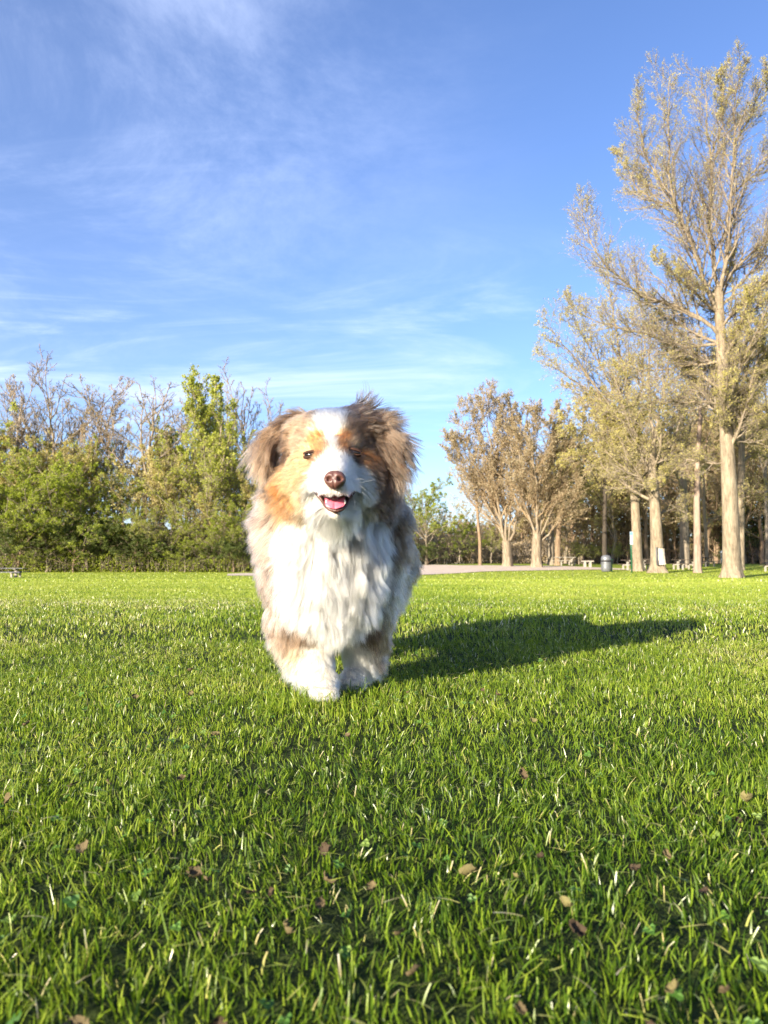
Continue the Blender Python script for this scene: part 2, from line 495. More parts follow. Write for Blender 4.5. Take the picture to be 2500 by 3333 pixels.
# ---------------------------------------------------------------- trees
class Tubes:
    def __init__(s): s.V, s.F, s.A, s.n = [], [], [], 0
    def add(s, Pn, Rn, sides):
        """Pn [B,n,3], Rn [B,n]"""
        B, n, _ = Pn.shape
        if B == 0: return
        T = np.gradient(Pn, axis=1); T /= np.linalg.norm(T, axis=2, keepdims=True) + 1e-9
        ref = np.where(np.abs(T[:, :1, 2:3]) > .8, np.array([1.0, 0, 0]), np.array([0, 0, 1.0]))
        U = np.cross(T, np.broadcast_to(ref, T.shape)); U /= np.linalg.norm(U, axis=2, keepdims=True) + 1e-9
        W_ = np.cross(T, U)
        a = np.arange(sides) / sides * 2 * math.pi
        ring = (U[:, :, None] * np.cos(a)[None, None, :, None] + W_[:, :, None] * np.sin(a)[None, None, :, None]) * Rn[:, :, None, None]
        V = Pn[:, :, None] + ring
        idx = s.n + np.arange(B * n * sides).reshape(B, n, sides)
        r = np.roll(idx, -1, 2)
        F = np.stack([idx[:, :-1], r[:, :-1], r[:, 1:], idx[:, 1:]], -1).reshape(-1, 4)
        s.V.append(V.reshape(-1, 3)); s.F.append(F); s.n += B * n * sides
        s.A.append(np.zeros(B * n * sides))
    def quads(s, C, size, rg, val):
        """random leaf quads at centres C"""
        n = len(C)
        if n == 0: return 0
        d = rg.normal(size=(n, 3)); d /= np.linalg.norm(d, axis=1, keepdims=True)
        e = np.cross(d, rg.normal(size=(n, 3))); e /= np.linalg.norm(e, axis=1, keepdims=True)
        L = size * rg.uniform(.6, 1.4, n)[:, None]
        V = np.stack([C - d * L * .5, C + e * L * .3, C + d * L * .5, C - e * L * .3], 1)
        F = s.n + np.arange(n * 4).reshape(n, 4)
        s.V.append(V.reshape(-1, 3)); s.F.append(F); s.n += n * 4
        s.A.append(np.repeat(val, 4))
        return n
    def mesh(s, name, mats, nleaf=0):
        F = np.concatenate(s.F); mi = np.zeros(len(F), int)
        if nleaf: mi[-nleaf:] = 1
        return mesh_from(name, np.concatenate(s.V), [F], mats, mi, {'v': np.concatenate(s.A)})

def sprout(Pn, Rn, k, t0, t1, ang, L, nseg, up, wig, rg, rr=.6, shape=None, minr=.004, tip=.25):
    """k children on every branch of Pn; L = child length array [B] or number"""
    B, n, _ = Pn.shape
    t = t0 + (t1 - t0) * (np.arange(k)[None] + rg.rand(B, k)) / k
    f = t * (n - 1); i = np.minimum(f.astype(int), n - 2); f = (f - i)[..., None]
    bi = np.arange(B)[:, None]
    a, b = Pn[bi, i], Pn[bi, i + 1]
    pos = a + (b - a) * f
    T = (b - a); T /= np.linalg.norm(T, axis=2, keepdims=True) + 1e-9
    rad = Rn[bi, i] + (Rn[bi, i + 1] - Rn[bi, i]) * f[..., 0]
    az = np.arange(k)[None] * 2.4 + rg.uniform(0, 6.28, (B, 1)) + rg.normal(0, .5, (B, k))
    ref = np.where(np.abs(T[..., 2:3]) > .9, np.array([1.0, 0, 0]), np.array([0, 0, 1.0]))
    U = np.cross(T, ref); U /= np.linalg.norm(U, axis=2, keepdims=True) + 1e-9
    W_ = np.cross(T, U)
    an = ang + rg.normal(0, .16, (B, k))
    d = T * np.cos(an)[..., None] + (U * np.cos(az)[..., None] + W_ * np.sin(az)[..., None]) * np.sin(an)[..., None]
    ln = (np.asarray(L).reshape(-1, 1) * np.ones((B, k))) * rg.uniform(.6, 1.25, (B, k))
    if shape is not None: ln = ln * shape(t)
    r0 = np.minimum(rad * rr, ln * .03 + minr)
    r0 = np.maximum(r0, minr)
    pos, d, ln, r0 = pos.reshape(-1, 3), d.reshape(-1, 3), ln.ravel(), r0.ravel()
    pts = [pos]
    for s in range(nseg):
        d = d + np.array([0, 0, 1.0]) * up / nseg + rg.normal(0, wig, d.shape)
        d /= np.linalg.norm(d, axis=1, keepdims=True)
        pos = pos + d * (ln / nseg)[:, None]
        pts.append(pos)
    Pc = np.stack(pts, 1)
    Rc = r0[:, None] * np.linspace(1, tip, nseg + 1)[None]
    return Pc, np.maximum(Rc, minr * .6), ln

BARK_PALE = m_bark('pale_bark', (.10, .08, .058), (.24, .195, .14), (.38, .32, .235))
BARK_GREY = m_bark('grey_bark', (.13, .11, .085), (.24, .20, .155), (.35, .30, .23))
BARK_BROWN = m_bark('brown_bark', (.12, .08, .055), (.23, .165, .11), (.33, .25, .17))
BARK_RED = m_bark('reddish_bark', (.16, .115, .09), (.29, .215, .17), (.38, .30, .25))
def twigm(name, c1, c2): return m_simple(name, c1, c2, 2.0, .85, .1, 0)
TW_GREY = twigm('grey_twig', (.17, .14, .11), (.28, .235, .185))
TW_BROWN = twigm('brown_twig', (.20, .145, .085), (.32, .24, .15))
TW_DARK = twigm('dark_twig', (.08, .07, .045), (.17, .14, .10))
LF_GOLD = m_leaf('golden_bud', [(0, (.28, .26, .07)), (.5, (.47, .42, .12)), (1, (.60, .55, .22))], .4)
LF_OLIVE = m_leaf('olive_leaf', [(0, (.25, .22, .08)), (.5, (.42, .37, .14)), (1, (.55, .49, .22))], .4)
LF_LIME = m_leaf('lime_leaf', [(0, (.22, .26, .04)), (.5, (.37, .40, .07)), (1, (.50, .51, .13))], .5)
LF_GREEN = m_leaf('fresh_green_leaf', [(0, (.15, .20, .02)), (.5, (.27, .32, .035)), (1, (.39, .43, .075))], .5)
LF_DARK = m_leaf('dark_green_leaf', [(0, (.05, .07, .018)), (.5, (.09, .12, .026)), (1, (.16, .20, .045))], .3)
LF_HAZY = m_leaf('far_hazy_brown', [(0, (.26, .20, .12)), (.5, (.40, .31, .20)), (1, (.50, .41, .28))], .4)  # brown lightened in the colour for the hazy, shaded depth of the wood
LF_BROWN = m_leaf('brown_bud', [(0, (.20, .16, .10)), (.5, (.33, .27, .175)), (1, (.43, .37, .25))], .35)

def lerp_poly(poly, r0, r1, n=14, wob=0.0, rg=None, flare=0.0):
    poly = np.asarray(poly, float)
    s = np.concatenate([[0], np.cumsum(np.linalg.norm(np.diff(poly, axis=0), axis=1))]); u = np.linspace(0, s[-1], n)
    p = np.stack([np.interp(u, s, poly[:, i]) for i in range(3)], -1)
    for _ in range(2): p[1:-1] = (p[:-2] + 2 * p[1:-1] + p[2:]) / 4
    if wob: p[1:] += rg.normal(0, wob, (n - 1, 3))
    r = r0 + (r1 - r0) * (u / s[-1])
    return p[None], r[None]

def finish_tree(name, loc, tub_trunk, bark, tub_crown, nleaf, crown_mats, label, cat='tree', group=None):
    root = empty(name, loc)
    tr = link('trunk', tub_trunk.mesh('trunk', [bark]), root)
    cr = link('crown', tub_crown.mesh('crown', crown_mats, nleaf), root)
    for x in (tr, cr): x.matrix_parent_inverse = Matrix.Identity(4)
    return tag(root, label, cat, group)

def ramify(tt, tc, limbs, rg, k1, k2, k3, len1, up=.35, leaves=3, leaf=.09, lval=(0, 1), minr=.008, spread=.75, droop=0.0, lratio=.45, sides=3):
    """limbs: list of (P[1,n,3], R[1,n]); three finer orders of branches, leaves on the last two"""
    LC = []
    ref = float(np.median([np.sum(np.linalg.norm(np.diff(q[0], axis=0), axis=1)) for q, _ in limbs]))
    for Pl, Rl in limbs:
        ln = float(np.sum(np.linalg.norm(np.diff(Pl[0], axis=0), axis=1)))
        kk = max(5, int(round(k1 * min(1.15, ln / ref))))
        P1, R1, l1 = sprout(Pl, Rl, kk, .10, 1.0, spread, ln * len1, 6, up, .10, rg, .6, lambda t: 1.15 - .75 * t, minr * 2)
        tt.add(P1[:, :4], R1[:, :4], 5) if False else tc.add(P1, R1, 4)
        P2, R2, l2 = sprout(P1, R1, k2, .12, 1.0, spread, l1 * lratio, 4, up * .7 - droop, .13, rg, .6, lambda t: 1.2 - .7 * t, minr * 1.3)
        tc.add(P2, R2, sides)
        P3, R3, l3 = sprout(P2, R2, k3, .1, 1.0, spread * .95, l2 * .5, 2, up * .5 - droop, .16, rg, .7, lambda t: 1.2 - .6 * t, minr)
        tc.add(P3, R3, 3)
        if leaves:
            for _ in range(leaves):
                u = rg.rand(len(P3)) * 2 - 1e-6; i = u.astype(int); f = (u - i)[:, None]
                LC.append(P3[np.arange(len(P3)), i] * (1 - f) + P3[np.arange(len(P3)), i + 1] * f + rg.normal(0, leaf * .5, (len(P3), 3)))
    if not LC: return 0
    C = np.concatenate(LC)
    clump = .5 + .5 * np.sin(C[:, 0] * 1.7) * np.sin(C[:, 1] * 1.9 + 1) * np.sin(C[:, 2] * 1.6 + 2)
    v = np.clip(lval[0] + (lval[1] - lval[0]) * (.65 * rg.rand(len(C)) + .35 * clump), 0, 1)
    return tc.quads(C, leaf, rg, v)

def flared_trunk(tub, loc0, pts, r_base, r_top, n=26, flare=1.0, roots=6, sides=20, seed=0, wob=.02):
    """trunk with root flare and slightly fluted section; pts relative points from base up"""
    rg = np.random.RandomState(seed)
    p, r = lerp_poly(pts, r_base, r_top, n)
    p, r = p[0], r[0]
    # finer rings near the base
    hgt = np.linalg.norm(p - p[0], axis=1)
    T = np.gradient(p, axis=0); T /= np.linalg.norm(T, axis=1, keepdims=True)
    V = []
    ph = rg.uniform(0, 6.28, 4)
    extra = np.array([0, .12, .25, .45, .7, 1.0, 1.5]) * r_base * 1.4
    hs = np.concatenate([extra, hgt[hgt > extra[-1] + .3]])
    for h_ in hs:
        c = np.array([np.interp(h_, hgt, p[:, i]) for i in range(3)]); rr = np.interp(h_, hgt, r)
        fl = flare * math.exp(-h_ / (r_base * .8))
        for j in range(sides):
            a = j / sides * 2 * math.pi
            lobes = .5 + .5 * math.cos(roots * a + ph[0]) + .25 * math.cos(3 * a + ph[1])
            k = 1 + .04 * math.cos(5 * a + ph[2] + h_ * .15) + .03 * math.cos(8 * a + ph[3]) + fl * (.35 + .75 * lobes) * .7
            V.append(c + np.array([math.cos(a), math.sin(a), 0]) * rr * k - np.array([0, 0, .1 if h_ == 0 else 0]))
    m = len(hs); ii = tub.n + np.arange(m * sides).reshape(m, sides); rl = np.roll(ii, -1, 1)
    F = np.stack([ii[:-1], rl[:-1], rl[1:], ii[1:]], -1).reshape(-1, 4)
    tub.V.append(np.array(V)); tub.F.append(F); tub.A.append(np.zeros(m * sides)); tub.n += m * sides

# --- the tall tree on the right -------------------------------------------------
def px_tree(name, base_px, d, trunk_px, r_base, r_top, limbs_px, bark, crown_mats, label, k=(10, 7, 4), len1=.34, leaves=3, leaf=.07,
            seed=1, flare=1.0, up=.35, cat='tree', group=None, spread=.75, droop=0.0, lratio=.45, depth=.10, roots=6, limb_r=.16, extra=None):
    rg = np.random.RandomState(seed)
    b = base(base_px, d)
    tt, tc = Tubes(), Tubes()
    tp = [b * 0] + [P(x, y, d) - b for x, y in trunk_px]
    flared_trunk(tt, b, tp, r_base, r_top, flare=flare, seed=seed, roots=roots)
    limbs = []
    hscale = abs(limbs_px[0][0][1] - limbs_px[0][-1][1]) * d / F_PX if limbs_px else 1
    for lp in limbs_px:
        L = len(lp)
        yaw = rg.uniform(-1, 1)
        pts = [P(q[0], q[1], d + (q[2] if len(q) > 2 else yaw * depth * d * (j / max(1, L - 1)))) - b for j, q in enumerate(lp)]
        ll = float(np.sum(np.linalg.norm(np.diff(np.array(pts), axis=0), axis=1)))
        Pl, Rl = lerp_poly(pts, min(limb_r, ll * .0085) + .018, .014, 16, .05, rg)
        tt.add(Pl, Rl, 7)
        limbs.append((Pl, Rl))
    if extra is not None:       # limbs the tree also has on the sides away from us
        n_ex, t0, L_ex = extra
        Pt, Rt = lerp_poly(tp, r_base, r_top, 12)
        Pe, Re, _ = sprout(Pt, Rt, n_ex, t0, .98, .95, L_ex, 8, .45, .08, rg, .35, lambda t: 1.2 - .7 * t, .05)
        tt.add(Pe, Re, 6)
        limbs += [(Pe[i:i + 1], Re[i:i + 1]) for i in range(len(Pe))]
    nl = ramify(tt, tc, limbs, rg, k[0], k[1], k[2], len1, up, leaves, leaf, spread=spread, droop=droop, lratio=lratio, minr=.0035 * d / 20)
    return finish_tree(name, b, tt, bark, tc, nl, crown_mats, label, cat, group)

big = px_tree('tall_tree', 2381, 40, [(2380, 1780), (2376, 1650), (2366, 1450), (2356, 1250), (2342, 1036), (2340, 932)], .45, .21,
    [[(2340, 940), (2313, 828), (2313, 698), (2311, 516), (2303, 370), (2285, 255)],
     [(2342, 960), (2360, 880), (2376, 698), (2389, 464), (2394, 300), (2412, 205)],
     [(2342, 1040), (2282, 880), (2251, 786), (2199, 672), (2168, 568), (2184, 425), (2175, 270)],
     [(2262, 800), (2199, 690), (2126, 547), (2080, 432), (2074, 320)],
     [(2345, 1100), (2298, 1040), (2168, 984), (2064, 963), (1991, 880), (1918, 802), (1895, 670)],
     [(2199, 680), (2100, 640), (2040, 560), (2010, 500)],
     [(2341, 950), (2376, 880), (2449, 817), (2520, 750), (2600, 640), (2640, 520)],
     [(2345, 1000), (2400, 940), (2470, 870), (2560, 760), (2620, 700)],
     [(2389, 470), (2440, 380), (2480, 290), (2500, 220)],
     [(2311, 520), (2350, 410), (2352, 320), (2350, 230)],
     [(2380, 640), (2450, 560), (2530, 470), (2580, 350)],
     [(2350, 1218), (2428, 1161), (2540, 1130), (2640, 1100)],
     [(2358, 1320), (2250, 1305), (2115, 1311), (1990, 1330)],
     [(2340, 1120), (2200, 1130), (2080, 1080), (1960, 1060), (1850, 1000)],
     [(2350, 1180), (2240, 1190), (2120, 1210), (2000, 1190)],
     [(2366, 1440), (2440, 1430), (2520, 1460), (2600, 1500)],
     [(2366, 1510), (2241, 1497), (2190, 1530), (2130, 1580)],
     [(2362, 1380), (2430, 1340), (2520, 1330), (2640, 1370)]],
    BARK_PALE, [TW_GREY, LF_GOLD], 'towering tree with wide flared pale trunk and sparse golden buds, tallest on the right',
    k=(26, 11, 6), len1=.29, leaves=2, leaf=.060, seed=3, flare=.85, up=.6, roots=7, limb_r=.10, lratio=.58, spread=.66, extra=(18, .40, 7.5))
big['category'] = 'tree'

TREES = [
 # name, px, d, trunk, rb, rt, limbs, bark, mats, label, kw
 ('leaning_tree', 2076, 54, [(2072, 1750), (2066, 1620), (2058, 1500), (2052, 1380)], .36, .20,
  [[(2052, 1390), (2040, 1250), (2010, 1120), (1985, 980), (1975, 870)], [(2058, 1480), (2010, 1380), (1960, 1290), (1880, 1180), (1800, 1080), (1770, 1030)],
   [(2055, 1430), (1990, 1330), (1900, 1260), (1820, 1200), (1760, 1150)], [(2060, 1520), (1980, 1440), (1900, 1390), (1820, 1370)],
   [(2052, 1390), (2090, 1250), (2100, 1100), (2085, 960)], [(2050, 1380), (1980, 1240), (1900, 1100), (1850, 1000)],
   [(2062, 1560), (2000, 1500), (1900, 1480), (1830, 1500)]],
  BARK_PALE, [TW_GREY, LF_GOLD], 'tree with straight pale trunk right of the green pole, golden budding crown', dict(k=(17, 9, 6), len1=.37, leaves=3, leaf=.085, seed=5, extra=(10, .5, 7.0))),
 ('scarred_tree', 2140, 50, [(2138, 1760), (2132, 1650), (2124, 1560), (2122, 1450)], .44, .24,
  [[(2122, 1460), (2115, 1300), (2110, 1150), (2120, 1000)], [(2124, 1550), (2180, 1450), (2230, 1350), (2260, 1200)],
   [(2130, 1600), (2180, 1500), (2250, 1440), (2300, 1430)], [(2124, 1560), (2070, 1450), (2030, 1320), (1990, 1200)],
   [(2122, 1460), (2160, 1300), (2190, 1120), (2200, 980)], [(2140, 1690), (2170, 1650), (2215, 1640), (2230, 1670)]],
  BARK_PALE, [TW_GREY, LF_OLIVE], 'thick tree with a white bare wound low on its trunk', dict(k=(13, 9, 6), len1=.37, leaves=2, leaf=.08, seed=6, extra=(8, .5, 6.0))),
 ('knobbly_tree', 2227, 62, [(2228, 1760), (2226, 1700), (2224, 1600), (2226, 1450)], .40, .22,
  [[(2226, 1460), (2215, 1300), (2230, 1150)], [(2224, 1620), (2270, 1550), (2330, 1500)], [(2224, 1600), (2180, 1500), (2150, 1400)], [(2226, 1480), (2270, 1300), (2300, 1180)]],
  BARK_GREY, [TW_GREY, LF_OLIVE], 'knobbly grey trunk standing behind the picnic table by the banded tree', dict(k=(14, 9, 5), len1=.36, leaves=2, leaf=.11, seed=7, flare=.3)),
 ('banded_tree', 2270, 50, [(2270, 1760), (2268, 1650), (2270, 1500), (2280, 1350)], .25, .13,
  [[(2280, 1360), (2285, 1200), (2270, 1080)], [(2270, 1500), (2310, 1420), (2330, 1330)], [(2268, 1600), (2230, 1520), (2200, 1450)]],
  BARK_RED, [TW_BROWN, LF_BROWN], 'slim reddish banded trunk just right of the picnic table', dict(k=(12, 8, 5), len1=.36, leaves=1, leaf=.10, seed=8, flare=.5)),
 ('slender_tree', 2300, 66, [(2298, 1760), (2292, 1660), (2290, 1560)], .17, .09,
  [[(2290, 1570), (2300, 1450), (2290, 1300)], [(2296, 1720), (2320, 1680), (2345, 1700)], [(2292, 1650), (2270, 1560), (2260, 1480)]],
  BARK_PALE, [TW_GREY, LF_OLIVE], 'slender pale trunk between the banded tree and the tall flared tree', dict(k=(7, 6, 4), len1=.4, leaves=2, leaf=.10, seed=9, flare=.3)),
 ('shadowed_tree', 2408, 56, [(2410, 1700), (2412, 1550), (2416, 1400), (2420, 1250)], .30, .18,
  [[(2420, 1260), (2430, 1100), (2420, 950)], [(2412, 1660), (2430, 1615), (2500, 1594), (2600, 1560)], [(2416, 1420), (2460, 1300), (2500, 1150)],
   [(2418, 1350), (2380, 1250), (2340, 1150)], [(2414, 1500), (2470, 1450), (2540, 1440)]],
  BARK_PALE, [TW_GREY, LF_OLIVE], 'pale trunk half hidden behind the right side of the tall flared trunk', dict(k=(14, 9, 6), len1=.34, leaves=2, leaf=.10, seed=10, flare=.3, extra=(6, .5, 6.0))),
 ('edge_tree', 2496, 70, [(2495, 1700), (2490, 1550), (2500, 1400)], .16, .10,
  [[(2500, 1410), (2490, 1250), (2500, 1100)], [(2490, 1560), (2460, 1450), (2440, 1350)], [(2495, 1600), (2540, 1500), (2560, 1400)]],
  BARK_GREY, [TW_GREY, LF_OLIVE], 'thin grey trunk at the right edge beyond the tall flared tree', dict(k=(14, 9, 5), len1=.4, leaves=2, leaf=.11, seed=11, flare=.3)),
 ('brown_budded_tree', 1652, 66, [(1650, 1790), (1648, 1760)], .42, .36,
  [[(1645, 1770), (1620, 1650), (1600, 1500), (1590, 1380), (1575, 1290)], [(1648, 1770), (1640, 1600), (1610, 1420), (1620, 1290)],
   [(1655, 1770), (1665, 1600), (1655, 1450), (1665, 1330)], [(1642, 1760), (1590, 1640), (1530, 1520), (1470, 1430)],
   [(1640, 1720), (1570, 1560), (1510, 1420), (1500, 1340)], [(1660, 1760), (1700, 1640), (1720, 1500), (1710, 1370)],
   [(1646, 1740), (1560, 1600), (1480, 1500), (1445, 1440)], [(1650, 1700), (1610, 1520), (1545, 1400), (1530, 1320)]],
  BARK_PALE, [TW_BROWN, LF_BROWN], 'many stemmed tree with rounded reddish brown budding crown left of its twin', dict(k=(19, 10, 7), len1=.34, leaves=3, leaf=.12, seed=12, flare=.4, limb_r=.2, depth=.05, spread=.6)),
 ('forked_tree', 1746, 63, [(1746, 1790), (1748, 1740)], .42, .36,
  [[(1742, 1760), (1720, 1640), (1680, 1520), (1650, 1400), (1640, 1320)], [(1746, 1750), (1750, 1600), (1730, 1450), (1740, 1340)],
   [(1752, 1760), (1800, 1660), (1840, 1540), (1860, 1440)], [(1750, 1750), (1780, 1600), (1790, 1450), (1800, 1350)],
   [(1744, 1740), (1700, 1620), (1690, 1480), (1700, 1350)], [(1756, 1770), (1830, 1690), (1880, 1600), (1910, 1520)],
   [(1748, 1720), (1760, 1560), (1830, 1420), (1850, 1370)]],
  BARK_PALE, [TW_BROWN, LF_BROWN], 'tree forking low into pale stems at the path, light brown crown', dict(k=(19, 10, 7), len1=.34, leaves=3, leaf=.12, seed=13, flare=.6, limb_r=.22, depth=.05, spread=.6)),
 ('thin_path_tree', 1563, 72, [(1562, 1760), (1556, 1700), (1550, 1600)], .17, .10,
  [[(1550, 1610), (1535, 1520), (1520, 1440)], [(1556, 1680), (1590, 1600), (1600, 1530)], [(1554, 1660), (1510, 1600), (1480, 1540)]],
  BARK_BROWN, [TW_BROWN, LF_OLIVE], 'thin dark trunk left of the brown rounded trees by the gravel path', dict(k=(8, 6, 5), len1=.4, leaves=2, leaf=.11, seed=14, flare=.2)),
 ('dim_tree', 1793, 72, [(1793, 1760), (1795, 1650)], .33, .2,
  [[(1795, 1660), (1780, 1560), (1790, 1450)], [(1794, 1700), (1830, 1620), (1850, 1540)], [(1794, 1690), (1760, 1600), (1750, 1520)]],
  BARK_GREY, [TW_BROWN, LF_BROWN], 'dim trunk directly right of the low forking tree', dict(k=(8, 6, 5), len1=.4, leaves=2, leaf=.12, seed=15, flare=.4)),
 ('leaning_dark_tree', 1815, 70, [(1816, 1770), (1822, 1690), (1830, 1600)], .26, .16,
  [[(1830, 1610), (1850, 1530), (1860, 1450)], [(1824, 1680), (1870, 1620), (1920, 1580)], [(1820, 1700), (1800, 1610), (1790, 1540)]],
  BARK_BROWN, [TW_BROWN, LF_GOLD], 'trunk with dark upper bark beyond the left picnic tables', dict(k=(8, 6, 5), len1=.42, leaves=3, leaf=.12, seed=16, flare=.4)),
 ('dark_trunk_tree', 1968, 66, [(1968, 1760), (1968, 1680), (1970, 1560)], .22, .15,
  [[(1970, 1570), (1960, 1450), (1940, 1350)], [(1968, 1640), (2010, 1560), (2040, 1480)], [(1968, 1650), (1920, 1580), (1880, 1530)], [(1968, 1600), (1900, 1500), (1860, 1420)]],
  m_bark('dark_bark', (.035, .03, .025), (.06, .05, .04), (.10, .08, .06)), [TW_DARK, LF_OLIVE], 'dark straight trunk rising directly behind the trash can', dict(k=(10, 7, 5), len1=.42, leaves=3, leaf=.13, seed=17, flare=.2)),
]
for (nm, bx, d, tp, rb, rt, lp, bk, cm, lb, kw) in TREES:
    px_tree(nm, bx, d, tp, rb, rt, lp, bk, cm, lb, **kw)

# --- trees grown automatically to a height and width ------------------------------
def auto_tree(seed, H, wid, bole, stems, k, leaves, leaf, up=.5, r=None, ang=.5, droop=0.0, len1=.36, wig=.08):
    rg = np.random.RandomState(seed)
    tt, tc = Tubes(), Tubes()
    r = r or H * .014
    top = np.array([[0, 0, 0], [rg.normal(0, .02) * H, rg.normal(0, .02) * H, H * bole], [rg.normal(0, .03) * H, rg.normal(0, .03) * H, H * .80]])
    Pt, Rt = lerp_poly(top, r, r * .2, 12, H * .004, rg)
    Pt[0, 0, 2] = -.3
    tt.add(Pt, Rt, 9)
    Ls = sprout(Pt, Rt, stems, bole / .80, 1.0, ang, H * (1 - bole) * .62, 8, up, wig, rg, .6, lambda t: 1.25 - .55 * t, .03)
    Pl, Rl = Ls[0], Ls[1]
    cen = Pt[0, -1]
    Pl[..., 0] = cen[0] + (Pl[..., 0] - cen[0]) * wid; Pl[..., 1] = cen[1] + (Pl[..., 1] - cen[1]) * wid
    hmax = Pl[..., 2].max()
    tt.add(Pl, Rl, 5)
    nl = ramify(tt, tc, [(Pl[i:i + 1], Rl[i:i + 1]) for i in range(len(Pl))] + [(Pt[:, 5:], Rt[:, 5:])], rg, k[0], k[1], k[2], len1, up * .8, leaves, leaf, minr=.011, droop=droop)
    return tt, tc, nl
PROTO = {}
def proto(key, bark, mats, *a, **kw):
    tt, tc, nl = auto_tree(*a, **kw)
    PROTO[key] = (tt.mesh('trunk', [bark]), tc.mesh('crown', mats, nl))
BARK_W = BARK_GREY
proto('bare_a', BARK_PALE, [TW_GREY, LF_OLIVE], 21, 10, 1.0, .32, 9, (7, 5, 4), 0, .1, up=.7, ang=.55)
proto('bare_b', BARK_W, [TW_GREY, LF_OLIVE], 22, 10, .8, .30, 8, (7, 5, 4), 0, .1, up=1.0, ang=.4)
proto('bare_c', BARK_W, [TW_BROWN, LF_BROWN], 23, 10, .9, .22, 11, (8, 6, 4), 1, .09, up=.8, ang=.5)
proto('lime_a', BARK_W, [TW_GREY, LF_LIME], 24, 10, .75, .22, 12, (8, 7, 5), 4, .11, up=.8, ang=.5)
proto('lime_b', BARK_W, [TW_GREY, LF_LIME], 25, 10, 1.0, .18, 13, (8, 7, 4), 3, .11, up=.5, ang=.75)
proto('gold_a', BARK_PALE, [TW_BROWN, LF_OLIVE], 26, 10, 1.0, .2, 12, (8, 6, 4), 3, .14, up=.6, ang=.65)
proto('green_a', BARK_W, [TW_GREY, LF_GREEN], 27, 10, 1.1, .12, 14, (7, 6, 5), 4, .14, up=.35, ang=.85)
proto('green_b', BARK_W, [TW_GREY, LF_GREEN], 28, 10, 1.2, .10, 12, (7, 6, 5), 4, .14, up=.2, ang=1.0)
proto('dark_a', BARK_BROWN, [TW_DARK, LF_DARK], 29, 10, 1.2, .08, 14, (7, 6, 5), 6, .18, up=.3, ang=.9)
proto('brown_a', BARK_BROWN, [TW_BROWN, LF_BROWN], 30, 10, 1.1, .15, 12, (8, 6, 5), 2, .13, up=.5, ang=.7)
proto('brown_b', BARK_BROWN, [TW_BROWN, LF_OLIVE], 31, 10, 1.2, .12, 12, (8, 6, 5), 2, .13, up=.4, ang=.8)
FILL_ITEMS = []
def plant(name, key, px, top_y, d, label, wid=1.0, rot=None, cat='tree', group=None):
    if group == WG and top_y < 1500: top_y += 35
    b = base(px, d)
    h = P(px, top_y, d)[2] - b[2]
    root = empty(name, b)
    s = h / 9.9
    root.scale = (s * wid, s * wid, s)
    root.rotation_euler = (0, 0, rot if rot is not None else (px * 1.37) % 6.28)
    tm, cm = PROTO[key]
    link('trunk', tm, root); link('crown', cm, root)
    if group: FILL_ITEMS.append((root, px, label))
    return tag(root, label, cat, group)
WG = 'trees of the wood on the left'
L_FILL = {'lime': 'yellow green budding tree in the left wood', 'green': 'dense fresh green low tree in the left wood',
          'bare': 'thin bare tree behind the left wood', 'gold': 'olive gold budding tree massed in the left wood', 'dark': 'dark green low tree in the left wood'}
plant('bare_tree', 'bare_b', 28, 1225, 68, 'bare tree at far left edge of the wood, tall narrow fork against the sky', 1.0)
plant('bare_tree', 'bare_a', 178, 1205, 68, 'bare tree with open fan of twigs, second from the left edge of the wood', 1.1)
plant('bare_tree', 'bare_c', 292, 1268, 68, 'bare brownish tree with dense fine twigs left of the broad crowned bare tree', 1.0)
plant('broad_bare_tree', 'bare_a', 462, 1222, 64, 'broad bare tree with pale trunk, its spreading crown highest in the left wood', 1.45, 2.1)
plant('lime_tree', 'lime_a', 655, 1240, 62, 'tall lime green leafing tree standing above the wood left of the dog', 1.0, .4)
plant('bare_tree', 'bare_b', 800, 1258, 68, 'bare tree rising just left of the head of the dog', 1.1)
plant('bare_tree', 'bare_b', 905, 1310, 74, 'bare tree peeking over the back of the dog ear', 1.1)
for px, ty, d, key, w in [(20, 1430, 66, 'gold_a', 1.1), (110, 1420, 63, 'gold_a', 1.1), (215, 1430, 65, 'gold_a', 1.2), (330, 1430, 67, 'lime_b', .9), (160, 1390, 69, 'gold_a', 1.0), (270, 1410, 66, 'lime_b', 1.0), (440, 1440, 66, 'gold_a', 1.0), (60, 1430, 62, 'lime_b', 1.1), (500, 1450, 62, 'gold_a', 1.1), (680, 1420, 61, 'lime_b', 1.1), (370, 1270, 71, 'bare_a', .9), (120, 1270, 71, 'bare_c', .9), (735, 1265, 71, 'bare_b', .9), (555, 1400, 66, 'gold_a', 1.1),
                          (520, 1370, 68, 'lime_a', .9), (620, 1400, 63, 'lime_b', 1.0), (740, 1395, 64, 'lime_b', 1.0), (790, 1430, 66, 'gold_a', 1.0),
                          (700, 1320, 68, 'lime_a', 1.0), (600, 1310, 70, 'bare_c', 1.0), (390, 1350, 70, 'bare_c', 1.0), (850, 1400, 70, 'bare_c', 1.0), (730, 1340, 70, 'bare_b', 1.0),
                          (240, 1330, 72, 'bare_c', 1.0), (90, 1310, 72, 'bare_b', 1.0), (540, 1340, 72, 'bare_b', 1.0), (-60, 1350, 68, 'gold_a', 1.2), (-260, 1380, 66, 'gold_a', 1.2), (-350, 1330, 68, 'bare_c', 1.1), (-430, 1400, 65, 'lime_b', 1.2), (-520, 1380, 66, 'gold_a', 1.2), (-150, 1300, 66, 'lime_b', 1.2)]:
    kd = key.split('_')[0]
    plant(kd + '_tree', key, px, ty, d, L_FILL[kd], w, group=WG)
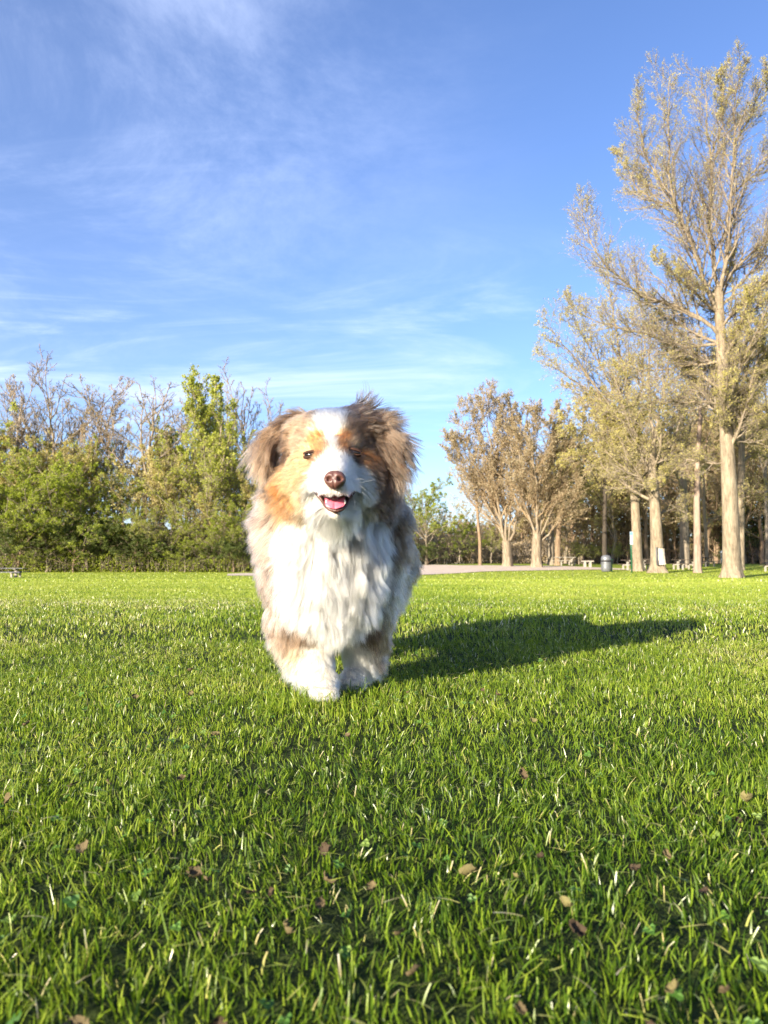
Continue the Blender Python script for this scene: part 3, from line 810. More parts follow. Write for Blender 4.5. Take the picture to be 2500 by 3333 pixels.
for px, ty, d, key, w in [(30, 1540, 60, 'green_a', 1.2), (110, 1520, 59.5, 'green_b', 1.1), (190, 1500, 60, 'green_a', 1.2), (265, 1560, 60, 'green_b', 1.2), (330, 1690, 60, 'dark_a', 1.4),
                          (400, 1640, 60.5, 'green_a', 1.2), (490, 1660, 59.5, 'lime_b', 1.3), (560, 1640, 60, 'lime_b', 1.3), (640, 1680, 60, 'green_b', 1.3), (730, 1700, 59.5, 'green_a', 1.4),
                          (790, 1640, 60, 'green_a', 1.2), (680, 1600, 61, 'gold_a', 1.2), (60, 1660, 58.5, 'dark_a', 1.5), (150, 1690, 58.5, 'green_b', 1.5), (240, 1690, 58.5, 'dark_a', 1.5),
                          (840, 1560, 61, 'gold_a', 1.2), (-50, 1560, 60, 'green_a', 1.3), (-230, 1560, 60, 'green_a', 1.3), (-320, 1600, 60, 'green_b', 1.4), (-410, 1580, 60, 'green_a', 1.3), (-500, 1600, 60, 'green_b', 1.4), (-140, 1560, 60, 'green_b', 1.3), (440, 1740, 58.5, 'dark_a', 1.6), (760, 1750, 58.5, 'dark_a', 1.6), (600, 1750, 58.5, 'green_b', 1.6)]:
    kd = key.split('_')[0]
    plant(kd + '_tree', key, px, ty, d, L_FILL[kd], w, group=WG)
# right-hand background trees
plant('green_tree', 'green_a', 1385, 1575, 78, 'green leafy tree showing between the dog and the gravel path', 1.1)
plant('dark_bush', 'dark_a', 1392, 1768, 76, 'dark evergreen bush at the left end of the gravel path', 1.8, cat='bush')
plant('small_green_tree', 'green_b', 1500, 1690, 82, 'small green tree behind the gravel path, left of the thin dark trunk', 1.3)
plant('small_green_tree', 'lime_b', 1598, 1720, 82, 'small olive green tree right of the thin dark trunk', 1.3)
RB = 'brown background trees beyond the picnic ground'
for px, ty, d, key, w in [(1340, 1640, 88, 'brown_a', 1.2), (1440, 1700, 92, 'brown_a', 1.4), (1540, 1640, 92, 'brown_b', 1.2), (1620, 1650, 90, 'brown_a', 1.2), (1700, 1600, 90, 'brown_a', 1.3), (1770, 1560, 94, 'brown_b', 1.2),
                          (1850, 1560, 92, 'brown_a', 1.3), (1930, 1520, 96, 'brown_b', 1.3), (2020, 1500, 94, 'brown_a', 1.3), (2100, 1480, 96, 'brown_b', 1.3), (2190, 1500, 94, 'brown_a', 1.3),
                          (2260, 1440, 98, 'brown_b', 1.2), (2340, 1450, 94, 'brown_a', 1.3), (2430, 1430, 96, 'brown_b', 1.3), (2510, 1400, 94, 'brown_a', 1.3), (2600, 1400, 92, 'brown_b', 1.3),
                          (1900, 1640, 84, 'brown_b', 1.3), (2050, 1640, 84, 'brown_a', 1.3), (2200, 1650, 84, 'brown_b', 1.3), (2330, 1660, 84, 'brown_a', 1.4), (2450, 1650, 84, 'dark_a', 1.4), (1960, 1440, 100, 'brown_a', 1.1)]:
    plant('background_tree', key, px, ty, d, 'brown tree in the background of the picnic ground', w, group=RB)
for px, ty, d, key, w in [(1890, 1400, 86, 'gold_a', 1.2), (1980, 1330, 84, 'brown_a', 1.2), (2050, 1300, 88, 'gold_a', 1.2), (2170, 1280, 86, 'brown_b', 1.1), (2250, 1330, 88, 'gold_a', 1.1), (2330, 1290, 84, 'brown_b', 1.1),
                          (2420, 1280, 86, 'gold_a', 1.2), (2490, 1240, 84, 'brown_b', 1.1), (1840, 1480, 84, 'gold_a', 1.2), (2110, 1400, 80, 'brown_a', 1.2), (2290, 1420, 80, 'brown_a', 1.2), (2400, 1400, 78, 'brown_a', 1.2), (2480, 1420, 78, 'brown_b', 1.2), (1990, 1480, 80, 'gold_a', 1.2)]:
    plant('background_tree', key, px, ty, d, 'tall budding tree behind the picnic ground trunks', w, group=RB)
for px, ty, w, lb in [(1885, 1768, 2.0, 'pale yellow green bush left of the trash can'), (1935, 1775, 2.0, 'pale yellow green bush nearly touching the left side of the trash can'), (2010, 1770, 2.0, 'olive bush between the trash can and the green pole'), (2340, 1790, 1.6, 'small lime bush left of the tall flared trunk')]:
    plant('bush', 'lime_b', px, ty, 76, lb, w, cat='bush')

ordinal(FILL_ITEMS, None)
# undergrowth and the far wood, seen only as dense masses
def thicket(name, x0, x1, y0, y1, zt, n, ntw, mats, seed, label, size=.16, twig=1.6, cat='undergrowth'):
    rg = np.random.RandomState(seed)
    tb = Tubes()
    x = rg.uniform(x0, x1, ntw); y = rg.uniform(y0, y1, ntw); g = ground_z(x, y)
    top = zt * (.45 + .75 * vnoise(x, y, 4.5)) 
    h = rg.uniform(.4, 1.0, ntw) * np.minimum(top, twig * 2)
    z0 = g + rg.rand(ntw) * np.maximum(top - h, 0)
    ln = rg.normal(0, .28, (ntw, 2)) * h[:, None]
    Pn = np.stack([np.stack([x, y, z0], -1), np.stack([x + ln[:, 0] * .4, y + ln[:, 1] * .4, z0 + h * .5], -1), np.stack([x + ln[:, 0], y + ln[:, 1], z0 + h], -1)], 1)
    Rn = np.stack([np.full(ntw, .035), np.full(ntw, .022), np.full(ntw, .01)], 1)
    tb.add(Pn, Rn, 3)
    x = rg.uniform(x0, x1, n); y = rg.uniform(y0, y1, n)
    top = zt * (.45 + .75 * vnoise(x, y, 4.5)) * (.8 + .3 * vnoise(x, y + 50, 1.2))
    z = ground_z(x, y) + rg.rand(n) ** .9 * top
    v = np.clip(.5 * rg.rand(n) + .5 * vnoise(x, z, 1.6), 0, 1)
    nl = tb.quads(np.stack([x, y, z], -1), size, rg, v)
    return tag(link(name, tb.mesh(name, mats, nl)), label, cat, kind='stuff')
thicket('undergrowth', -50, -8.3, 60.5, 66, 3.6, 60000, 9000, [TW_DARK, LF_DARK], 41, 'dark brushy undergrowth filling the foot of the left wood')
thicket('far_wood', -60, 100, 100, 108, 7.5, 120000, 14000, [TW_GREY, LF_HAZY], 42, 'far brown woodland closing the background on the right', .34, 1.4, 'woodland')
thicket('dead_brush', -50, -6.5, 58.0, 60.6, 1.5, 20000, 1500, [TW_DARK, LF_GREEN], 43, 'low green brush along the edge of the left wood', .12, .5, 'brush')
thicket('right_undergrowth', 4, 62, 86, 92, 3.0, 50000, 9000, [TW_GREY, LF_HAZY], 44, 'dim brushy undergrowth beyond the picnic ground', .22, 1.6)
# ---------------------------------------------------------------- park furniture
import bmesh
def bm_obj(name, bm, m, parent=None, smooth=False, bevel=0.0):
    if bevel: bmesh.ops.bevel(bm, geom=bm.edges[:], offset=bevel, segments=2, affect='EDGES', profile=.6)
    me = bpy.data.meshes.new(name); bm.to_mesh(me); bm.free()
    for p in me.polygons: p.use_smooth = smooth
    for mm in (m if isinstance(m, list) else [m]): me.materials.append(mm)
    return link(name, me, parent)
def box(bm, c, s, rx=0, ry=0, rz=0):
    M = Matrix.Translation(c) @ Matrix.Rotation(rz, 4, 'Z') @ Matrix.Rotation(ry, 4, 'Y') @ Matrix.Rotation(rx, 4, 'X') @ Matrix.Diagonal((*s, 1))
    bmesh.ops.create_cube(bm, size=1, matrix=M)
def lathe(bm, prof, seg=28):
    rings = []
    for r, z in prof: rings.append([bm.verts.new((r * math.cos(a / seg * 6.28318), r * math.sin(a / seg * 6.28318), z)) for a in range(seg)])
    for a, b in zip(rings[:-1], rings[1:]):
        for j in range(seg): bm.faces.new((a[j], a[(j + 1) % seg], b[(j + 1) % seg], b[j]))
    bm.faces.new(rings[0][::-1]); bm.faces.new(rings[-1])
M_DWOOD = m_simple('weathered_dark_wood', (.045, .035, .028), (.10, .08, .065), 5, .8, .2)
M_CONC = m_simple('pale_concrete', (.24, .22, .19), (.36, .33, .29), 6, .9, .2)
M_GWOOD = m_simple('grey_blue_wood', (.12, .12, .14), (.22, .22, .26), 5, .8, .2)
M_STEEL = m_simple('galvanised_steel', (.12, .125, .14), (.19, .20, .22), 8, .45, .5, .1, .35)
M_BLACK = m_simple('black_plastic_hollow_shade', (.012, .012, .013), (.03, .03, .032), 9, .5, .4, 0)
M_GREENP = m_simple('green_painted_steel', (.012, .07, .035), (.02, .10, .05), 9, .4, .5, 0)
M_WHITEP = m_simple('white_sign_paint', (.32, .35, .38), (.44, .47, .50), 4, .5, .4, 0)
M_BLUEP = m_simple('blue_sign_paint', (.10, .22, .42), (.14, .28, .50), 4, .5, .4, 0)
def table_with_benches(px, d, label, rz=0.0, top=M_DWOOD, leg=M_CONC, L=1.9, group=None):
    root = empty('picnic_table', base(px, d)); root.rotation_euler = (0, 0, rz)
    bm = bmesh.new()
    for k in range(5): box(bm, (0, (k - 2) * .150, .74), (L, .142, .045))
    bm_obj('tabletop', bm, top, root, bevel=.004)
    for s in (-1, 1):
        bm = bmesh.new()
        for k in (-.5, .5): box(bm, (0, s * .72 + k * .15, .44), (L, .142, .045))
        bm_obj('bench_seat', bm, top, root, bevel=.004)
    for s in (-1, 1):
        bm = bmesh.new()
        x = s * L * .32
        box(bm, (x, 0, .35), (.12, .16, .74)); box(bm, (x, 0, .68), (.12, .66, .08)); box(bm, (x, 0, .375), (.10, 1.66, .08))
        box(bm, (x, .68, .16), (.09, .12, .36)); box(bm, (x, -.68, .16), (.09, .12, .36))
        bm_obj('leg', bm, leg, root, bevel=.006)
    return tag(root, label, 'picnic table', group)
table_with_benches(2232, 58, 'dark wooden picnic table on concrete legs left of the banded tree', .12)
table_with_benches(2118, 60, 'dark picnic table behind the trunk with the white wound', -.1)
table_with_benches(2068, 57, 'dark picnic table behind the green pole with the white sign', .2)
table_with_benches(2360 - 70, 66, 'small far picnic table between the banded and slender trees', .4, L=1.5)
table_with_benches(1840, 70, 'pale concrete picnic table at the far side of the gravel path', .1, M_CONC, M_CONC)
_tl = table_with_benches(2, 40, 'bluish grey picnic table at the left edge of the lawn', .15, M_GWOOD, M_CONC, 2.4); _tl.scale = (1, 1, .66)
table_with_benches(2540, 52, 'dark picnic table right of the tall flared tree', .3)
# pale concrete bench near the path end
root = empty('concrete_bench', base(1912, 64))
bm = bmesh.new(); box(bm, (0, 0, .50), (.95, .42, .10)); bm_obj('seat', bm, M_CONC, root, bevel=.01)
for s in (-1, 1):
    bm = bmesh.new(); box(bm, (s * .22, 0, .22), (.16, .34, .48)); bm_obj('leg', bm, M_CONC, root, bevel=.01)
tag(root, 'short pale concrete bench between the gravel path and the trash can', 'bench')
# trash can
root = empty('trash_can', base(1973, 52))
bm = bmesh.new(); lathe(bm, [(.29, .02), (.32, .04), (.335, .30), (.34, .60), (.345, .62), (.345, .66), (.33, .67)]); bm_obj('body', bm, M_STEEL, root, True)
bm = bmesh.new(); lathe(bm, [(.335, .672), (.365, .68), (.365, .76), (.34, .77)]); bm_obj('rim', bm, M_BLACK, root, True)
bm = bmesh.new(); lathe(bm, [(.33, .772), (.34, .80), (.325, .95), (.28, 1.06), (.18, 1.12), (.05, 1.14)]); bm_obj('lid', bm, M_STEEL, root, True)
tag(root, 'round steel trash can with black rim and domed lid in front of the dark trunk', 'trash can')
b = base(1991, 52)
bm = bmesh.new(); box(bm, (0, 0, .40), (.07, .07, .84)); box(bm, (0, 0, .84), (.09, .09, .05))
o = bm_obj('green_post', bm, M_GREENP, None, bevel=.006); o.location = b
tag(o, 'short green post at the right side of the trash can', 'post')
# pole with narrow sign
root = empty('sign_pole', base(2056, 50))
bm = bmesh.new(); lathe(bm, [(.055, -.1), (.055, 2.66), (.03, 2.69)], 14); bm_obj('pole', bm, M_GREENP, root, True)
bm = bmesh.new(); box(bm, (0, -.075, 2.24), (.19, .03, .84)); bm_obj('sign_panel', bm, M_WHITEP, root, bevel=.008)
bm = bmesh.new(); box(bm, (0, -.095, 2.54), (.17, .008, .20)); bm_obj('blue_panel', bm, M_BLUEP, root)
tag(root, 'green pole carrying a narrow white and blue vertical sign', 'sign')
# white marker by the far road
b = base(2349, 76)
bm = bmesh.new(); lathe(bm, [(.10, 0), (.10, .9), (.09, .95)], 12); lathe(bm, [(.16, 1.0), (.20, 1.12), (.16, 1.25), (.06, 1.30)], 12)
o = bm_obj('water_fountain', bm, M_WHITEP, None, True); o.location = b
tag(o, 'small white post left of the tall flared trunk by the road', 'post')
# bare wood patch on the scarred trunk, and a black sheet painting the shade of a hollow
sc_root = [x for x in bpy.data.objects if x.name.startswith('scarred_tree')][0]
M_WOUND = m_simple('bare_wood', (.50, .40, .32), (.66, .58, .50), 5, .8, .2)
bb = np.array(sc_root.location)
def trunk_patch(name, x0, x1, y0, y1, m, lift):
    # curved patch wrapped on the near face of the trunk
    V, F = [], []
    nu, nv = 8, 10
    for j in range(nv + 1):
        for i in range(nu + 1):
            px_ = x0 + (x1 - x0) * i / nu; py_ = y0 + (y1 - y0) * j / nv
            p = P(px_, py_, 50.0) - bb
            cx_ = (P(2138, py_, 50.0) - bb)[0]
            rr = .44 * (1.0 + .55 * max(0, (py_ - 1790) / 55) ** 2) + lift
            dx = np.clip((p[0] - cx_) / rr, -.97, .97)
            edge = .03 * math.sin(i * 2.1 + j * 1.7)
            V.append((cx_ + rr * dx, -rr * math.sqrt(1 - dx * dx), p[2] + edge))
    for j in range(nv):
        for i in range(nu):
            a = j * (nu + 1) + i; F.append([a, a + 1, a + nu + 2, a + nu + 1])
    return link(name, mesh_from(name, V, [np.array(F)], [m]), sc_root)
trunk_patch('bare_wood_patch', 2134, 2157, 1786, 1838, M_WOUND, .06)
trunk_patch('painted_hollow_shade', 2126, 2133, 1782, 1840, M_BLACK, .05)
# ---------------------------------------------------------------- the dog
DO = np.array([-0.10, 1.75, 0.0])             # dog origin
rgd = np.random.RandomState(77)
# ---- bare body: many overlapping balls fused into one surface
BALLS = []
def limb(pts, rads, n=10, squash=None):
    pts = [np.asarray(p, float) for p in pts]
    for (a, b, ra, rb) in zip(pts[:-1], pts[1:], rads[:-1], rads[1:]):
        for i in range(n + 1):
            t = i / n
            BALLS.append((a + (b - a) * t, ra + (rb - ra) * t, squash or (1, 1, 1)))
# trunk
limb([P(1078, 1650, 1.63), P(1076, 1760, 1.66), P(1072, 1880, 1.68)], [.082, .104, .096], 6)
limb([(-.118, 1.70, .300), (-.095, 1.95, .310), (-.065, 2.26, .335)], [.116, .110, .104], 9)
limb([P(1082, 1540, 1.585), P(1078, 1680, 1.64)], [.076, .098], 6)
limb([P(1010, 1600, 1.615), P(962, 1690, 1.665), P(955, 1820, 1.70), P(972, 1930, 1.71)], [.055, .060, .062, .054], 6)
limb([P(1160, 1590, 1.615), P(1210, 1670, 1.68), P(1212, 1800, 1.72), P(1195, 1920, 1.73)], [.052, .056, .058, .050], 6)
limb([P(1205, 1720, 1.78), P(1258, 1810, 2.0)], [.050, .066], 5)
limb([(-.065, 2.26, .34), (-.055, 2.35, .34)], [.100, .07], 3)
# head
SK = P(1083, 1428, 1.505)
BALLS.append((SK + np.array([0, 0, -.003]), .068, (1.07, 1.08, .90)))
BALLS.append((P(1083, 1478, 1.488), .060, (1.1, 1.0, .85)))
limb([P(1084, 1492, 1.450), P(1088, 1540, 1.408), P(1090, 1568, 1.378)], [.042, .0335, .0275], 7, (1.0, 1, .92))
limb([P(1050, 1580, 1.400), P(1070, 1590, 1.376)], [.021, .019], 3)      # upper lips
limb([P(1130, 1578, 1.400), P(1110, 1588, 1.376)], [.021, .019], 3)
limb([P(1088, 1630, 1.485), P(1092, 1672, 1.415)], [.028, .014], 6)      # lower jaw
limb([P(1014, 1528, 1.478), P(1040, 1560, 1.440)], [.040, .026], 4)      # cheeks
limb([P(1156, 1524, 1.478), P(1136, 1556, 1.440)], [.038, .025], 4)
BALLS.append((P(975, 1570, 1.53), .045, (1, 1, 1))); BALLS.append((P(1190, 1570, 1.53), .045, (1, 1, 1)))
BALLS.append((P(1032, 1452, 1.446), .017, (1.3, .8, .8))); BALLS.append((P(1130, 1445, 1.446), .017, (1.3, .8, .8)))   # brows
# ears
limb([P(985, 1372, 1.525), P(925, 1398, 1.53), P(880, 1445, 1.535), P(872, 1505, 1.53)], [.020, .020, .022, .012], 7, (1, .5, 1))
limb([P(1165, 1362, 1.515), P(1222, 1392, 1.51), P(1262, 1450, 1.51), P(1270, 1520, 1.515)], [.022, .024, .024, .014], 7, (1, .5, 1))
# front legs
PL, PR = P(1056, 2240, 1.612), P(1148, 2212, 1.735)
limb([P(990, 1900, 1.70), P(985, 2010, 1.71), P(1018, 2110, 1.70), P(1042, 2190, 1.665), (PL[0] - .002, 1.640, .035)], [.068, .056, .038, .028, .027], 7)
limb([P(1175, 1900, 1.73), P(1185, 2010, 1.76), P(1172, 2110, 1.785), P(1163, 2180, 1.785), (PR[0] + .002, 1.775, .035)], [.062, .050, .036, .027, .026], 7)
for pc in (PL, PR):
    c = np.array([pc[0], pc[1], .024])
    BALLS.append((c + [0, .012, .006], .026, (1.0, 1.1, .75)))
    for k, dx in enumerate((-.019, -.007, .007, .019)):
        BALLS.append((c + [dx, -.018 - .006 * (k in (1, 2)), -.003], .0125, (.9, 1.3, .9)))
# hind legs: thigh, shank back to the hock, upright shank, paw
for sx in (-.185, -.020):
    limb([(sx * .8 - .02, 2.25, .29), (sx, 2.17, .20), (sx, 2.29, .125), (sx, 2.275, .04), (sx, 2.24, .022)], [.085, .058, .030, .022, .024], 7)
    for dx in (-.015, 0, .015): BALLS.append((np.array([sx + dx, 2.215, .018]), .012, (.9, 1.3, .9)))
bm = bmesh.new()
for c, r, s in BALLS:
    bmesh.ops.create_icosphere(bm, subdivisions=3 if r > .03 else 2, radius=r, matrix=Matrix.Translation(Vector(c) - Vector(DO)) @ Matrix.Diagonal((*s, 1)))
tmp_me = bpy.data.meshes.new('tmp'); bm.to_mesh(tmp_me); bm.free()
tmp = bpy.data.objects.new('tmp', tmp_me); COL.objects.link(tmp)
md = tmp.modifiers.new('r', 'REMESH'); md.mode = 'VOXEL'; md.voxel_size = .0045
ms = tmp.modifiers.new('s', 'SMOOTH'); ms.factor = .5; ms.iterations = 6
dg = bpy.context.evaluated_depsgraph_get()
body_me = bpy.data.meshes.new_from_object(tmp.evaluated_get(dg))
bpy.data.objects.remove(tmp); bpy.data.meshes.remove(tmp_me)
body_me.name = 'dog'
nv = len(body_me.vertices)
BV = np.empty(nv * 3, np.float32); body_me.vertices.foreach_get('co', BV); BV = BV.reshape(-1, 3).astype(float) + DO
body_me.calc_loop_triangles()
nt_ = len(body_me.loop_triangles)
BT = np.empty(nt_ * 3, np.int32); body_me.loop_triangles.foreach_get('vertices', BT); BT = BT.reshape(-1, 3)
VN = np.empty(nv * 3, np.float32); body_me.vertices.foreach_get('normal', VN); VN = VN.reshape(-1, 3).astype(float)

# ---- coat colours and painted ear shade: (px, py, depth, colour, reach)
WH = (.64, .59, .50); CR = (.54, .42, .29); TN = (.42, .215, .095); LT = (.50, .325, .185); OR = (.38, .205, .090)
BE = (.42, .32, .26); MB = (.22, .16, .115); LB = (.34, .25, .18); DB = (.085, .05, .032); GY = (.29, .225, .165); LG = (.52, .46, .37); PK = (.47, .35, .27)
CG = [
 # blaze and muzzle
 (1075, 1335, 1.50, WH, 1.1), (1075, 1365, 1.46, WH, 1.15), (1052, 1380, 1.45, WH, 1), (1100, 1375, 1.45, WH, 1), (1082, 1405, 1.44, WH, 1.2), (1082, 1440, 1.435, WH, .95), (1086, 1470, 1.43, WH, .80),
 (1088, 1505, 1.41, WH, 1.05), (1052, 1540, 1.41, WH, 1.1), (1090, 1535, 1.37, WH, 1.5), (1130, 1545, 1.40, WH, 1.2), (1030, 1580, 1.42, WH, 1.1), (1152, 1562, 1.42, WH, 1.0), (1060, 1590, 1.37, WH, 1.4), (1120, 1590, 1.37, WH, 1.4), (1155, 1540, 1.43, WH, .8),
 (1010, 1558, 1.45, LT, .9),
 # brows, eye surrounds
 (1030, 1438, 1.44, TN, 1.1), (1044, 1460, 1.435, TN, 1.1), (1048, 1482, 1.432, TN, .8), (1014, 1460, 1.44, LT, .8), (1114, 1436, 1.44, TN, 1.05), (1116, 1458, 1.435, TN, 1.0), (1132, 1452, 1.435, LB, .8), (1150, 1455, 1.44, LB, .9), (1126, 1488, 1.435, MB, .6),
 (1000, 1430, 1.46, LB, 1), (985, 1455, 1.48, LB, 1), (1000, 1395, 1.47, LB, 1.2), (1028, 1400, 1.45, CR, .8), (1012, 1370, 1.48, LB, 1.1), (985, 1375, 1.50, LB, 1.1), (1015, 1345, 1.50, LB, 1.1), (1035, 1335, 1.50, CR, .9),
 (1135, 1350, 1.49, LB, 1), (1128, 1385, 1.46, LB, .9), (1155, 1400, 1.46, MB, 1), (1160, 1430, 1.46, MB, 1), (1172, 1455, 1.46, MB, .8), (1140, 1502, 1.44, DB, .7), (1165, 1485, 1.46, TN, 1.0), (1182, 1515, 1.48, MB, 1.0), (1160, 1370, 1.49, MB, 1.1), (1135, 1320, 1.50, MB, 1),
 (1015, 1500, 1.45, LT, 1), (990, 1500, 1.47, LT, 1.1), (1035, 1495, 1.44, TN, .6),
 # cheeks
 (960, 1520, 1.49, LT, 1.2), (980, 1555, 1.47, LT, 1.2), (940, 1570, 1.52, TN, 1.0), (965, 1610, 1.52, TN, 1.0), (928, 1605, 1.55, OR, .9), (942, 1640, 1.56, OR, .7), (895, 1570, 1.55, DB, .8), (880, 1620, 1.58, LB, 1.1), (1000, 1600, 1.48, LT, 1.1), (1000, 1630, 1.50, CR, 1.1), (900, 1680, 1.58, BE, 1.0),
 (1195, 1550, 1.50, MB, 1), (1200, 1590, 1.52, MB, 1.1), (1215, 1620, 1.55, DB, 1.1), (1170, 1590, 1.47, WH, .8), (1196, 1550, 1.49, MB, .9), (1208, 1585, 1.51, MB, 1.0), (1225, 1600, 1.55, DB, 1.1), (1250, 1620, 1.58, MB, 1.2), (1168, 1625, 1.49, WH, 1.0), (1230, 1580, 1.55, MB, 1.2), (1210, 1660, 1.57, WH, 1.2), (1240, 1650, 1.59, MB, .9),
 (1092, 1680, 1.40, WH, 1.5), (1040, 1660, 1.45, WH, 1.3), (1140, 1660, 1.45, WH, 1.3),
 # ears; dark brown at their inner edges paints the shade beside the face
 (960, 1360, 1.53, MB, 1.1), (920, 1390, 1.53, LB, 1.1), (880, 1440, 1.53, LB, 1.1), (865, 1500, 1.53, LB, 1.1), (930, 1440, 1.53, MB, 1), (935, 1500, 1.54, DB, 1.3), (950, 1455, 1.53, DB, 1.2), (965, 1420, 1.52, DB, .8), (910, 1545, 1.55, DB, 1.1),
 (1190, 1350, 1.51, MB, 1.1), (1230, 1390, 1.50, MB, 1.1), (1260, 1440, 1.50, MB, 1.1), (1275, 1500, 1.50, LB, 1.1), (1240, 1480, 1.50, DB, .6), (1190, 1420, 1.50, DB, .6), (1194, 1465, 1.50, DB, .7), (1202, 1525, 1.51, DB, .7), (1270, 1540, 1.52, MB, 1),
 # ruff, chest
 (860, 1600, 1.60, BE, 1.2), (850, 1700, 1.64, BE, 1.2), (890, 1740, 1.62, PK, 1), (960, 1700, 1.58, WH, 1.3), (1080, 1720, 1.56, WH, 1.6), (1180, 1720, 1.57, WH, 1.4), (1240, 1740, 1.60, WH, 1.1),
 (960, 1790, 1.58, WH, 1.4), (1080, 1820, 1.55, WH, 1.6), (1200, 1820, 1.58, WH, 1.5), (950, 1880, 1.60, WH, 1.2), (1080, 1920, 1.57, WH, 1.6), (1200, 1920, 1.60, WH, 1.4), (1080, 1990, 1.60, WH, 1.4), (1000, 1960, 1.62, WH, 1.1), (1170, 1980, 1.63, WH, 1.1),
 (860, 1830, 1.68, BE, 1.3), (880, 1930, 1.68, PK, 1.2), (1300, 1680, 1.68, GY, 1.2), (1290, 1760, 1.68, GY, 1.1), (1310, 1860, 1.72, LG, 1.2), (1290, 1950, 1.72, LG, 1.1), (830, 1760, 1.75, BE, 1.2), (1330, 1750, 1.85, GY, 1.3), (1340, 1850, 1.9, LG, 1.2),
 (880, 1660, 1.63, BE, 1.2), (900, 1720, 1.61, BE, 1.0), (890, 1790, 1.62, BE, 1.3), (885, 1870, 1.63, BE, 1.3), (905, 1950, 1.65, BE, 1.2), (840, 1680, 1.7, LG, 1.0), (850, 1950, 1.72, BE, 1.3), (870, 1620, 1.62, LG, 1),
 (1270, 1680, 1.64, GY, 1.1), (1285, 1770, 1.66, GY, 1.0), (1265, 1620, 1.62, GY, 1.1), (1300, 1830, 1.68, LG, 1.1), (1290, 1960, 1.72, BE, 1.1),
 # legs
 (900, 2010, 1.70, PK, 1.2), (955, 2035, 1.66, MB, .9), (1005, 2045, 1.65, MB, 1.1), (905, 2080, 1.70, PK, 1.1), (1030, 2090, 1.66, WH, 1.2), (980, 2110, 1.68, CR, 1.1), (1045, 2160, 1.65, WH, 1.4), (1010, 2170, 1.68, WH, 1.1), (1050, 2240, 1.6, WH, 1.6),
 (1175, 2045, 1.72, MB, 1), (1230, 2050, 1.74, LB, 1.1), (1165, 2100, 1.74, WH, 1.2), (1165, 2180, 1.74, WH, 1.6), (1220, 2120, 1.78, BE, .9), (1150, 2215, 1.72, WH, 1.5),
]
CGp = np.array([P(a, b, c) for a, b, c, _, _ in CG]); CGc = np.array([c[3] for c in CG]); CGr = np.array([c[4] for c in CG])
xtra = [((-.12, 1.8, .43), GY, 1.5), ((-.08, 2.0, .43), MB, 1.5), ((-.05, 2.2, .43), GY, 1.5), ((-.22, 1.95, .30), BE, 1.5), ((-.18, 2.2, .30), GY, 1.5), ((.07, 2.0, .32), GY, 1.5), ((.09, 2.15, .32), LG, 1.6),
        ((.06, 2.1, .22), LG, 1.5), ((-.1, 2.3, .3), GY, 1.5), ((.03, 2.2, .12), LG, 1.4), ((.03, 2.17, .03), WH, 1.5), ((-.11, 2.2, .1), BE, 1.4), ((-.11, 2.17, .03), WH, 1.5), ((-.1, 1.66, .48), GY, 1.3), ((-.09, 1.60, .56), MB, 1.2), ((-.1, 1.9, .18), WH, 1.5)]
CGp = np.vstack([CGp, [a for a, _, _ in xtra]]); CGc = np.vstack([CGc, [b for _, b, _ in xtra]]); CGr = np.concatenate([CGr, [c for _, _, c in xtra]])
def n3(p, s, k):
    """cheap smooth 3-D noise in -1..1"""
    q = p / s
    return (np.sin(q[:, 0] * 1.7 + q[:, 1] * .9 + k) + np.sin(q[:, 1] * 2.1 - q[:, 2] * 1.3 + 1.7 * k) + np.sin(q[:, 2] * 1.9 + q[:, 0] * 1.1 + 2.3 * k)) / 3
def coat(p, warp=.004):
    p = p + np.stack([n3(p, .012, 1), n3(p, .012, 2), n3(p, .012, 3)], -1) * warp * np.where(p[:, 2:3] > .40, .6, 2.2) + rgd.normal(0, .002, p.shape)
    out = np.empty((len(p), 3))
    for i in range(0, len(p), 8000):
        q = p[i:i + 8000]
        d = np.linalg.norm((q[:, None] - CGp[None]) * np.array([1, .6, 1]), axis=2) / CGr[None]
        w = 1 / (d + .002) ** 7
        w /= w.sum(1, keepdims=True)
        out[i:i + 8000] = w @ CGc
    return out
